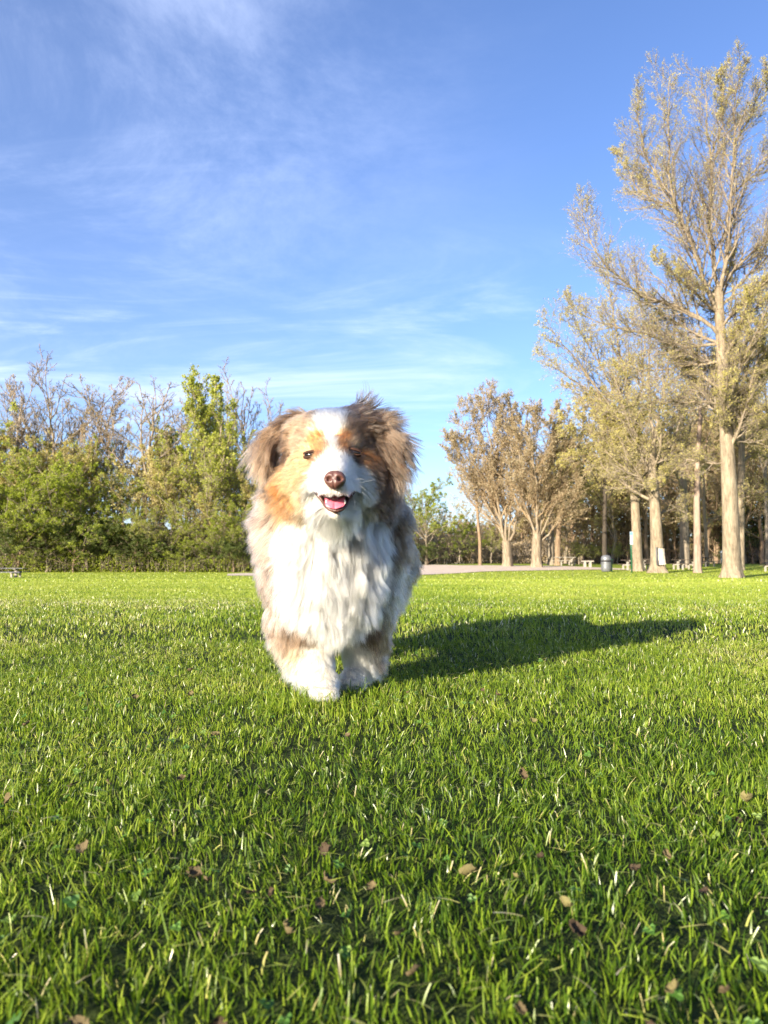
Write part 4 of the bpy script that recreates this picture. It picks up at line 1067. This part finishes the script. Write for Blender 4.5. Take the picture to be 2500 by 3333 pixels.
# ---- combing: (px, py, depth, flow right, flow down, flow away, length, lift)
FG = [
 (1080, 1400, 1.44, 0, -1, .5, .012, .35), (1080, 1345, 1.49, .0, -.4, 1, .010, .25), (1088, 1500, 1.41, 0, -1, .3, .007, .3), (1090, 1530, 1.375, 0, -1, .4, .005, .3),
 (1040, 1560, 1.40, -1, .2, .6, .008, .25), (1140, 1555, 1.40, 1, .2, .6, .008, .25), (1060, 1595, 1.37, -.4, 1, .2, .009, .3), (1122, 1592, 1.37, .4, 1, .2, .009, .3), (1090, 1600, 1.365, 0, 1, 0, .008, .3),
 (1020, 1450, 1.44, -.6, -.8, .3, .011, .3), (1140, 1445, 1.44, .6, -.8, .3, .012, .3), (1010, 1500, 1.45, -.9, .4, .4, .010, .25), (1160, 1500, 1.45, .9, .5, .4, .011, .25), (985, 1420, 1.47, -1, -.2, .5, .016, .3), (1180, 1430, 1.47, 1, -.1, .5, .018, .3),
 (975, 1480, 1.48, -1, .2, .5, .020, .3), (1190, 1490, 1.48, 1, .3, .5, .022, .3),
 (980, 1550, 1.47, -.9, .5, .4, .022, .35), (950, 1580, 1.51, -.8, .7, .3, .035, .4), (920, 1630, 1.55, -.6, .9, .2, .050, .45), (1190, 1560, 1.49, .8, .6, .3, .030, .35), (1215, 1620, 1.55, .6, .9, .2, .050, .4),
 (1092, 1680, 1.40, 0, .8, .6, .014, .25), (1030, 1645, 1.47, -.3, 1, .5, .070, .12), (1150, 1645, 1.47, .3, 1, .5, .070, .12), (1060, 1680, 1.46, -.1, 1, .6, .070, .08), (1120, 1680, 1.46, .1, 1, .6, .070, .08), (1015, 1620, 1.46, -.6, 1, .4, .050, .15), (1165, 1615, 1.46, .6, 1, .4, .045, .15), (985, 1640, 1.50, -.6, .9, .2, .050, .4), (1180, 1650, 1.50, .6, .9, .2, .050, .4),
 (1010, 1345, 1.50, -1, .05, .5, .026, .25), (1150, 1345, 1.50, .8, -.35, .4, .036, .4), (1160, 1335, 1.52, .25, -1, .2, .052, .7), (1120, 1335, 1.52, .1, -.3, 1, .014, .3), (1050, 1335, 1.52, -.2, -.2, 1, .012, .3), (1180, 1375, 1.49, 1, .1, .2, .050, .4), (975, 1385, 1.50, -1, .25, .2, .045, .35),
 (940, 1380, 1.52, -1, .5, .0, .074, .2), (885, 1440, 1.53, -.45, 1, -.1, .078, .2), (868, 1505, 1.53, .15, 1, -.1, .062, .25), (930, 1440, 1.51, -.6, .9, -.15, .072, .15), (905, 1400, 1.56, -.9, .5, .3, .06, .3),
 (1195, 1365, 1.50, .95, .0, .0, .070, .45), (1240, 1395, 1.50, .85, .55, -.1, .082, .35), (1265, 1450, 1.50, .55, .9, -.1, .076, .25), (1272, 1520, 1.51, .35, 1, 0, .066, .3), (1215, 1420, 1.49, .22, 1, -.15, .100, .2), (1240, 1470, 1.49, .25, 1, -.1, .084, .2), (1280, 1450, 1.54, .8, .7, .2, .06, .35),
 (900, 1590, 1.60, -1, .35, .3, .070, .7), (870, 1680, 1.64, -.9, .6, .2, .066, .65), (1250, 1600, 1.60, .8, .6, .3, .060, .6), (1290, 1680, 1.66, .7, .8, .2, .060, .55),
 (1085, 1720, 1.56, .0, 1, .0, .075, .35), (980, 1720, 1.58, -.45, 1, .0, .080, .4), (1180, 1720, 1.58, .40, 1, .0, .080, .4), (1080, 1820, 1.55, -.05, 1, .05, .092, .3), (960, 1830, 1.58, -.3, 1, .0, .090, .35), (1200, 1830, 1.58, .35, 1, .0, .090, .35),
 (1080, 1930, 1.57, .05, 1, .05, .088, .3), (970, 1930, 1.61, -.15, 1, .0, .078, .35), (1190, 1930, 1.61, .30, 1, .0, .080, .35), (1080, 2000, 1.62, .1, 1, -.1, .080, .5), (1020, 1985, 1.63, -.2, 1, -.1, .070, .45), (1140, 1985, 1.64, .2, 1, -.1, .070, .45),
 (850, 1780, 1.72, -.55, 1, .2, .050, .5), (865, 1900, 1.72, -.35, 1, .2, .048, .45), (900, 2010, 1.71, -.45, .95, .1, .055, .45), (960, 2030, 1.66, -.15, 1, .1, .050, .35), (925, 2090, 1.72, -.75, .8, .1, .060, .45), (1040, 2090, 1.66, -.1, 1, .1, .032, .35), (1045, 2170, 1.65, -.1, 1, .1, .024, .38),
 (1000, 2120, 1.70, -.8, .75, .2, .062, .5), (1010, 2190, 1.69, -1, .5, .2, .052, .5), (1052, 2235, 1.61, 0, 1, -.2, .010, .25),
 (1310, 1780, 1.74, .6, .9, .2, .055, .45), (1310, 1900, 1.74, .45, .95, .2, .058, .4), (1220, 2020, 1.74, .25, 1, .1, .055, .35), (1170, 2030, 1.71, .1, 1, .1, .045, .3), (1165, 2110, 1.74, .1, 1, .1, .030, .35), (1165, 2180, 1.74, .15, 1, .1, .022, .36), (1205, 2110, 1.78, .6, .85, .2, .055, .45), (1150, 2212, 1.73, 0, 1, -.2, .010, .25),
]
FGp = [P(a, b, c) for a, b, c, *_ in FG]; FGd = [(f[3], f[5], -f[4]) for f in FG]; FGl = [f[6] for f in FG]; FGh = [f[7] for f in FG]
for p_, d_, l_, h_ in [((-.12, 1.8, .43), (0, .9, -.2), .05, .35), ((-.08, 2.0, .42), (0, .9, -.2), .045, .35), ((-.05, 2.25, .42), (0, .8, -.5), .05, .4), ((-.22, 1.95, .30), (-.3, .6, -.8), .05, .4), ((-.17, 2.2, .28), (-.2, .5, -.9), .055, .4),
                       ((.04, 1.95, .32), (.5, .5, -.7), .055, .45), ((.08, 2.12, .32), (.65, .1, -.75), .060, .5), ((.09, 2.15, .24), (.5, .2, -.85), .075, .45), ((-.06, 2.35, .3), (0, .5, -.9), .06, .4), ((-.08, 2.0, .19), (0, .4, -1), .09, .4), ((-.02, 2.0, .22), (.2, .3, -1), .09, .4),
                       ((.035, 2.2, .12), (0, .3, -1), .03, .3), ((-.115, 2.2, .12), (0, .3, -1), .03, .3), ((.035, 2.15, .03), (0, -.2, -1), .01, .3), ((-.115, 2.15, .03), (0, -.2, -1), .01, .3),
                       ((-.1, 1.58, .57), (0, .8, .3), .03, .4), ((-.1, 1.65, .50), (0, .8, -.3), .05, .5)]:
    FGp.append(np.array(p_)); FGd.append(d_); FGl.append(l_); FGh.append(h_)
FGp, FGd, FGl, FGh = np.array(FGp), np.array(FGd, float), np.array(FGl), np.array(FGh)
def comb(p):
    D = np.empty((len(p), 3)); L = np.empty(len(p)); H = np.empty(len(p))
    for i in range(0, len(p), 8000):
        q = p[i:i + 8000]
        d = np.linalg.norm(q[:, None] - FGp[None], axis=2)
        w = 1 / (d + .006) ** 4; w /= w.sum(1, keepdims=True)
        D[i:i + 8000] = w @ FGd; L[i:i + 8000] = w @ FGl; H[i:i + 8000] = w @ FGh
    D /= np.linalg.norm(D, axis=1, keepdims=True) + 1e-9
    return D, L, H
# ---- roots
tri = BV[BT]
ar = np.linalg.norm(np.cross(tri[:, 1] - tri[:, 0], tri[:, 2] - tri[:, 0]), axis=1) / 2
cen = tri.mean(1)
head = (cen[:, 2] > .40) & (cen[:, 1] < 1.50)
hidden_w = np.where(cen[:, 1] > 1.95, .5, 1.0) * np.where(head, 4.2, 1.0)
EYES = [P(1019, 1482, 1.436), P(1146, 1473, 1.436)]
NOSE = P(1091, 1563, 1.352)
MOUTH = [P(1040, 1612, 1.40), P(1060, 1622, 1.385), P(1090, 1628, 1.372), P(1118, 1622, 1.385), P(1142, 1610, 1.40), P(1075, 1648, 1.385), P(1092, 1655, 1.38), P(1108, 1648, 1.385)]
_lipline = [P(*q) for q in [(1026, 1592, 1.425), (1044, 1604, 1.40), (1142, 1600, 1.40), (1156, 1588, 1.42), (1034, 1606, 1.425), (1050, 1628, 1.414), (1136, 1626, 1.414), (1150, 1603, 1.423)]]
def bald(p):
    b = np.zeros(len(p), bool)
    for e in EYES: b |= (((p - e) / np.array([.0195, .022, .0066])) ** 2).sum(1) < 1
    b |= (((p - NOSE) / np.array([.0175, .022, .0165])) ** 2).sum(1) < 1
    for m in MOUTH: b |= (((p - m) / np.array([.0135, .03, .0125])) ** 2).sum(1) < 1
    for m in _lipline: b |= (((p - m) / np.array([.0085, .024, .0055])) ** 2).sum(1) < 1
    return b
def roots(n):
    w = ar * hidden_w; w = w / w.sum()
    k = rgd.choice(len(w), n, p=w)
    u, v = rgd.rand(n), rgd.rand(n); f = u + v > 1; u[f], v[f] = 1 - u[f], 1 - v[f]
    t = BT[k]
    p = BV[t[:, 0]] * (1 - u - v)[:, None] + BV[t[:, 1]] * u[:, None] + BV[t[:, 2]] * v[:, None]
    nn = VN[t[:, 0]] * (1 - u - v)[:, None] + VN[t[:, 1]] * u[:, None] + VN[t[:, 2]] * v[:, None]
    nn /= np.linalg.norm(nn, axis=1, keepdims=True)
    ok = ~bald(p)
    return p[ok], nn[ok]
NS = 9
def strands(p, nn, jit, kseed):
    D, L, H = comb(p)
    D = D + rgd.normal(0, jit, D.shape)
    tang = D - nn * np.minimum((D * nn).sum(1), 0)[:, None]         # never comb into the skin
    tang /= np.linalg.norm(tang, axis=1, keepdims=True) + 1e-9
    H = H * (1 + n3(p, .03, 5) * .35)
    d = tang + nn * H[:, None]; d /= np.linalg.norm(d, axis=1, keepdims=True)
    L = L * (1 + .22 * n3(p, .022, 7)) * rgd.uniform(.72, 1.12, len(L))
    # lazy waves shared by neighbouring hairs
    wave = np.stack([n3(p, .018, 11), n3(p, .018, 13), n3(p, .018, 17)], -1)
    wv2 = np.stack([n3(p, .010, 21), n3(p, .010, 23), n3(p, .010, 27)], -1)
    pts = [p]; q = p.copy()
    long = np.clip((L - .02) / .04, 0, 1)[:, None]
    for s in range(NS - 1):
        t = s / (NS - 2)
        g = tang * (.30 + .2 * t) + np.array([0, 0, -1]) * (.13 * long)
        ear_ = np.where((p[:, 2:3] > .455) & (np.abs(p[:, 0:1] + .095) > .075), .45, 1.0)
        curl = ear_ * wave * math.cos(t * 4.2) * .34 + ear_ * wv2 * math.sin(t * 7.0 + 1) * .30
        d = d + g * .5 + curl * long
        d /= np.linalg.norm(d, axis=1, keepdims=True)
        q = q + d * (L / (NS - 1))[:, None]
        pts.append(q)
    return np.stack(pts, 1), L
from mathutils.kdtree import KDTree
pp, pn = roots(26000)
PC, PLn = strands(pp, pn, .22, 1)
Pcol = coat(pp)
kd = KDTree(len(pp))
for i, q in enumerate(pp): kd.insert(q, i)
kd.balance()
cp, cn = roots(300000)
CC, CL = strands(cp, cn, .10, 2)
near = np.array([kd.find(q)[1] for q in cp])
longk = np.clip((CL - .012) / .035, 0, 1)
tt = np.linspace(0, 1, NS)
wcl = (tt[None] ** .9) * (.22 + np.where(cp[:, 2] > .44, .70, .46) * longk * rgd.uniform(.6, 1.0, len(CL)))[:, None]
stray = rgd.rand(len(CL)) < .12
wcl[stray] *= .15
off = (cp - pp[near])[:, None, :] * (1 - .75 * tt[None, :, None])
target = PC[near] + off
CC = CC * (1 - wcl[..., None]) + target * wcl[..., None]
lk = rgd.uniform(.72, 1.0, len(CL)) ** 1.0                             # hairs of a lock end at different points
Ccol = coat(cp)
clv = np.clip(1 + rgd.normal(0, .24, len(pp)), .45, 1.6)[near] * np.clip(1 + rgd.normal(0, .10, len(cp)), .7, 1.3)
whiteness = (Ccol.min(1) > .44)
clv = np.where(whiteness, 1 + (clv - 1) * .22, clv)
Ccol = np.clip(Ccol * clv[:, None], 0, .86)
sat_ = np.clip((.47 - Ccol.min(1)) / .2, 0, 1)[:, None]
Ccol = Ccol * (1 - sat_) + (Ccol ** 1.65 * .9) * sat_
rad0 = np.where(CL > .03, .00031, .00020)
prof = np.array([.75, 1, 1, .95, .88, .78, .62, .42, .12])
def hair_object(name, pts, rads, cols, m, parent):
    n, k, _ = pts.shape
    hc = bpy.data.hair_curves.new(name)
    hc.add_curves([k] * n)
    hc.points.foreach_set('position', (pts - DO).astype(np.float32).ravel())
    at = hc.attributes.get('radius') or hc.attributes.new('radius', 'FLOAT', 'POINT')
    at.data.foreach_set('value', rads.astype(np.float32).ravel())
    ac = hc.attributes.new('coat', 'FLOAT_COLOR', 'CURVE')
    ac.data.foreach_set('color', np.hstack([cols, np.ones((n, 1))]).astype(np.float32).ravel())
    hc.materials.append(m)
    hc.update_tag()
    return link(name, hc, parent)
def m_fur(t):
    a = N(t, 'ShaderNodeAttribute', attribute_name='coat')
    h = N(t, 'ShaderNodeBsdfHairPrincipled')
    try: h.model = 'CHIANG'
    except Exception: pass
    h.parametrization = 'COLOR'
    t.links.new(a.outputs['Color'], h.inputs['Color'])
    h.inputs['Roughness'].default_value = .30
    h.inputs['Radial Roughness'].default_value = .55
    h.inputs['Coat'].default_value = 0.0
    return h.outputs[0]
M_FUR = mat('fur', m_fur)
M_SKIN = mat('undercoat', lambda t: (lambda a, b: (t.links.new(a.outputs['Color'], b.inputs['Base Color']), b.outputs[0])[1])(
    N(t, 'ShaderNodeAttribute', attribute_name='coat'), bsdf(t, (.5, .4, .3), .9, .05)))
bc = coat(BV) * .8
bc[bald(BV) & (BV[:, 1] < 1.46)] = (.12, .06, .05)
at = body_me.attributes.new('coat', 'FLOAT_COLOR', 'POINT')
at.data.foreach_set('color', np.hstack([bc, np.ones((nv, 1))]).astype(np.float32).ravel())
body_me.materials.clear(); body_me.materials.append(M_SKIN)
for p in body_me.polygons: p.use_smooth = True
dog = link('dog', body_me); dog.location = DO
tag(dog, 'fluffy brown and white long haired dog walking forward with open smiling mouth', 'dog')
er = ((cp[:, 2] > .44) & (cp[:, 1] > 1.47) & ((cp[:, 0] < P(965, 1400, 1.52)[0]) | (cp[:, 0] > P(1195, 1400, 1.52)[0])) & (cp[:, 1] < 1.57))
lft = cp[:, 0] < -.1
for nm, sel in (('fur', ~er), ('ear', er & lft), ('ear', er & ~lft)):
    o = hair_object(nm, CC[sel], rad0[sel, None] * prof[None], Ccol[sel], M_FUR, dog)
# ---- nose
def nose_mesh():
    nu, nv_ = 64, 40
    V = []
    for j in range(nv_ + 1):
        ph = math.pi * j / nv_
        for i in range(nu):
            th = 2 * math.pi * i / nu
            sp = lambda v_, e: math.copysign(abs(v_) ** e, v_)
            x = sp(math.cos(th), .8) * sp(math.sin(ph), .85); y = sp(math.sin(th), .9) * sp(math.sin(ph), .85); z = sp(math.cos(ph), .85)
            taper = 1 - .42 * max(0, -z) ** 1.3 - .05 * max(0, z)
            q = np.array([x * .0178 * taper, y * .0135, z * .0155])
            if y < 0:
                for s in (-1, 1):
                    dx, dz = (q[0] - s * .0082) / .0036, (q[2] + .0010) / .0034
                    dx2, dz2 = (q[0] - s * .0125) / .0040, (q[2] - .0005 + .0012) / .0018
                    q[1] += .0095 * math.exp(-(dx * dx + dz * dz) ** 1.5) + .0035 * math.exp(-(dx2 * dx2 + dz2 * dz2))
                    q[1] -= .0012 * math.exp(-(((q[0] - s * .0085) / .006) ** 2 + ((q[2] - .006) / .004) ** 2))
                q[1] += .0022 * math.exp(-(q[0] / .0011) ** 2) * (1 if q[2] < .006 else .3)
            V.append(q)
    ii = np.arange((nv_ + 1) * nu).reshape(nv_ + 1, nu); rl = np.roll(ii, -1, 1)
    return V, np.stack([ii[:-1], ii[1:], rl[1:], rl[:-1]], -1).reshape(-1, 4)
def m_nose(t):
    n = noise(t, 1500, 2)
    b = bsdf(t, cramp(t, noise(t, 160, 3), [(.3, (.075, .032, .027)), (.7, (.13, .058, .047))]), .36, .5)
    bump(t, b, n, .5, .0006)
    return b.outputs[0]
M_NOSE = mat('nose_leather', m_nose)
V, F = nose_mesh()
o = link('nose', mesh_from('nose', V, [F], [M_NOSE]), dog, NOSE + np.array([0, -.006, -.0005]) - DO)
o.rotation_euler = (R(-12), 0, R(-3)); o.scale = (1.1, 1.05, 1.08)
# ---- mouth: cavity, lip rims, tongue, teeth
M_CAV = m_simple('mouth_lining', (.05, .018, .016), (.09, .035, .03), 200, .5, .4, 0)
M_LIP = m_simple('dark_lip', (.055, .026, .022), (.12, .05, .04), 220, .38, .5, .3)
def m_tongue(t):
    n = noise(t, 500, 4)
    b = bsdf(t, cramp(t, noise(t, 90, 3), [(.3, (.50, .10, .155)), (.7, (.60, .15, .21))]), .30, .5)
    b.inputs['Subsurface Weight'].default_value = .15
    b.inputs['Subsurface Radius'].default_value = (.01, .003, .003)
    bump(t, b, n, .35, .0006)
    return b.outputs[0]
M_TONGUE = mat('tongue', m_tongue)
M_TOOTH = m_simple('tooth', (.78, .74, .64), (.86, .82, .74), 60, .25, .5, 0)
top = [(1001, 1560, 1.438), (1014, 1580, 1.422), (1032, 1598, 1.406), (1052, 1607, 1.392), (1072, 1611, 1.376), (1093, 1611, 1.370), (1114, 1610, 1.376), (1134, 1604, 1.392), (1152, 1594, 1.404), (1166, 1578, 1.420), (1173, 1562, 1.434)]
bot = [(1001, 1560, 1.438), (1016, 1590, 1.424), (1034, 1612, 1.413), (1050, 1628, 1.414), (1060, 1652, 1.398), (1092, 1668, 1.386), (1124, 1654, 1.398), (1136, 1626, 1.414), (1150, 1606, 1.411), (1164, 1586, 1.422), (1173, 1562, 1.434)]
def smooth_line(pl, n):
    pts = np.array([P(*q) for q in pl]); s = np.linspace(0, 1, len(pts)); u = np.linspace(0, 1, n)
    q = np.stack([np.interp(u, s, pts[:, i]) for i in range(3)], -1)
    for _ in range(6): q[1:-1] = (q[:-2] + 2 * q[1:-1] + q[2:]) / 4
    return q
tl, bl = smooth_line(top, 40), smooth_line(bot, 40)
V = []
m_ = 10
for j in range(m_ + 1):
    t = j / m_
    for i in range(40):
        q = tl[i] * (1 - t) + bl[i] * t
        q = q + np.array([0, .026 * math.sin(math.pi * t) ** .6 * math.sin(math.pi * i / 39) ** .6, 0])
        V.append(q - DO)
ii = np.arange((m_ + 1) * 40).reshape(m_ + 1, 40)
mouth = link('mouth', mesh_from('mouth', V, [np.stack([ii[:-1, :-1], ii[1:, :-1], ii[1:, 1:], ii[:-1, 1:]], -1).reshape(-1, 4)], [M_CAV]), dog)
for nm, ln, r in (('upper_lip', tl, .0021), ('lower_lip', bl, .0034)):
    tb = Tubes()
    rr = r * (.35 + .65 * np.sin(np.linspace(0, math.pi, 40)) ** .5) * (1 + .08 * np.sin(np.arange(40) * 2.3))
    tb.add((ln - DO)[None], rr[None], 10)
    link(nm, tb.mesh(nm, [M_LIP]), mouth)
# tongue: a thick curved pad resting in the lower jaw with a central furrow
V = []
nu, nv_ = 18, 22
def tong(u, v):
    # u across -1..1, v 0 (back, up) .. 1 (tip)
    w = .0190 * (1 - .08 * v) * math.sqrt(max(0, 1 - max(0, (v - .62) / .38) ** 2.2))
    c = P(1090, 1612 + 46 * v, 1.408 - .018 * v - .004 * math.sin(v * 3))
    x = u * w
    prof_ = .0045 * (1 - u * u) ** .5 - .0022 * math.exp(-(u / .10) ** 2) * (1 - .3 * v)
    return c + np.array([x, -prof_ - .002 * abs(u) , -.0 + .001 * u * u])
for j in range(nv_ + 1):
    for i in range(nu + 1): V.append(tong(i / nu * 2 - 1, j / nv_) - DO)
nf = len(V)
for j in range(nv_ + 1):
    for i in range(nu + 1):
        q = tong(i / nu * 2 - 1, j / nv_) - DO; q[1] = (P(1090, 1640, 1.404)[1]) - DO[1] + .004; V.append(q)
ii = np.arange(nf).reshape(nv_ + 1, nu + 1)
q1 = np.stack([ii[:-1, :-1], ii[1:, :-1], ii[1:, 1:], ii[:-1, 1:]], -1).reshape(-1, 4)
rim = list(ii[:, 0]) + list(ii[-1, 1:]) + list(ii[::-1, -1][1:])
q2 = np.array([[rim[k], rim[k + 1], rim[k + 1] + nf, rim[k] + nf] for k in range(len(rim) - 1)])
link('tongue', mesh_from('tongue', V, [q1, q2], [M_TONGUE]), mouth)
for (x, y) in ((1062, 1642), (1123, 1640)):
    bm = bmesh.new(); lathe(bm, [(.0018, 0), (.0018, .003), (.0013, .006), (.0003, .008)], 10)
    o = bm_obj('tooth', bm, M_TOOTH, mouth, True); o.location = P(x, y, 1.392) - DO
# ---- eyes: dark ball showing through narrowed lids
M_EYE = m_simple('dark_eye', (.008, .006, .005), (.016, .010, .008), 300, .10, .5, 0)
M_EYEW = m_simple('eye_white', (.42, .44, .50), (.55, .57, .62), 300, .15, .5, 0)
M_LID = m_simple('eyelid', (.035, .018, .014), (.075, .038, .026), 300, .75, .15, .3)
for k, (e, tilt) in enumerate(zip(EYES, (R(-3), R(9)))):
    bm = bmesh.new(); bmesh.ops.create_uvsphere(bm, u_segments=28, v_segments=18, radius=.0105)
    for f in bm.faces:
        c = f.calc_center_median()
        f.material_index = 0 if not (c.y < 0 and c.z < -.0037) else 1
    eye = bm_obj('eye', bm, [M_EYE, M_EYEW], dog, True)
    eye.location = e + np.array([0, -.0008, 0]) - DO
    for nm, sgn in (('upper_lid', 1), ('lower_lid', -1)):
        V, nu_ = [], 24
        for j in range(6):
            for i in range(nu_ + 1):
                u = i / nu_ * 2 - 1
                open_ = .0044 * math.sqrt(max(0, 1 - u * u)) * (1.0 if sgn > 0 else .85)
                x = u * .0112; z = sgn * (open_ + j * .0011)
                rr = .0120 + (.0007 if j in (1, 2) else 0)
                yy = -math.sqrt(max(1e-8, rr * rr - min(x * x + z * z * .6, rr * rr * .85))) + (.0004 if j == 0 else 0) 
                V.append((x, yy + .001 * (j > 3) * (j - 3), z))
        ii = np.arange(6 * (nu_ + 1)).reshape(6, nu_ + 1)
        o = link(nm, mesh_from(nm, V, [np.stack([ii[:-1, :-1], ii[:-1, 1:], ii[1:, 1:], ii[1:, :-1]], -1).reshape(-1, 4)], [M_LID]), eye)
    eye.rotation_euler = (0, tilt, 0); eye.scale = (1.6, 1, .90)
# ---- whiskers and the few loose hairs blown off the head
WK = []
for (a, b, c) in [((1130, 1570, 1.385), (1180, 1545, 1.36), (1205, 1575, 1.37)), ((1140, 1575, 1.39), (1190, 1570, 1.36), (1222, 1560, 1.36)), ((1145, 1585, 1.39), (1190, 1600, 1.37), (1212, 1640, 1.38)),
                  ((1140, 1592, 1.39), (1160, 1630, 1.37), (1152, 1650, 1.37)), ((1045, 1580, 1.39), (1000, 1600, 1.37), (975, 1650, 1.38)), ((1040, 1570, 1.39), (995, 1575, 1.36), (960, 1600, 1.37)),
                  ((1145, 1565, 1.39), (1185, 1585, 1.36), (1215, 1620, 1.38)), ((1050, 1590, 1.385), (1020, 1625, 1.37), (1010, 1665, 1.38)),
                  ((1165, 1310, 1.50), (1205, 1290, 1.50), (1196, 1282, 1.50)), ((1160, 1315, 1.50), (1195, 1310, 1.50), (1202, 1293, 1.50)), ((860, 1570, 1.57), (810, 1535, 1.57), (795, 1560, 1.57)), ((870, 1590, 1.57), (815, 1560, 1.57), (800, 1580, 1.57)),
                  ((1310, 1560, 1.56), (1350, 1580, 1.56), (1366, 1572, 1.56)), ((1300, 1440, 1.52), (1330, 1470, 1.52), (1350, 1480, 1.52)), ((1270, 1380, 1.52), (1300, 1375, 1.52), (1318, 1385, 1.52))]:
    a, b, c = P(*a), P(*b), P(*c); u = np.linspace(0, 1, NS)[:, None]
    WK.append(a * (1 - u) ** 2 + 2 * b * u * (1 - u) + c * u * u)
WK = np.array(WK)
hair_object('whiskers', WK, np.full((len(WK), 1), .00028) * prof[None], np.tile([.75, .70, .62], (len(WK), 1)), M_FUR, dog)
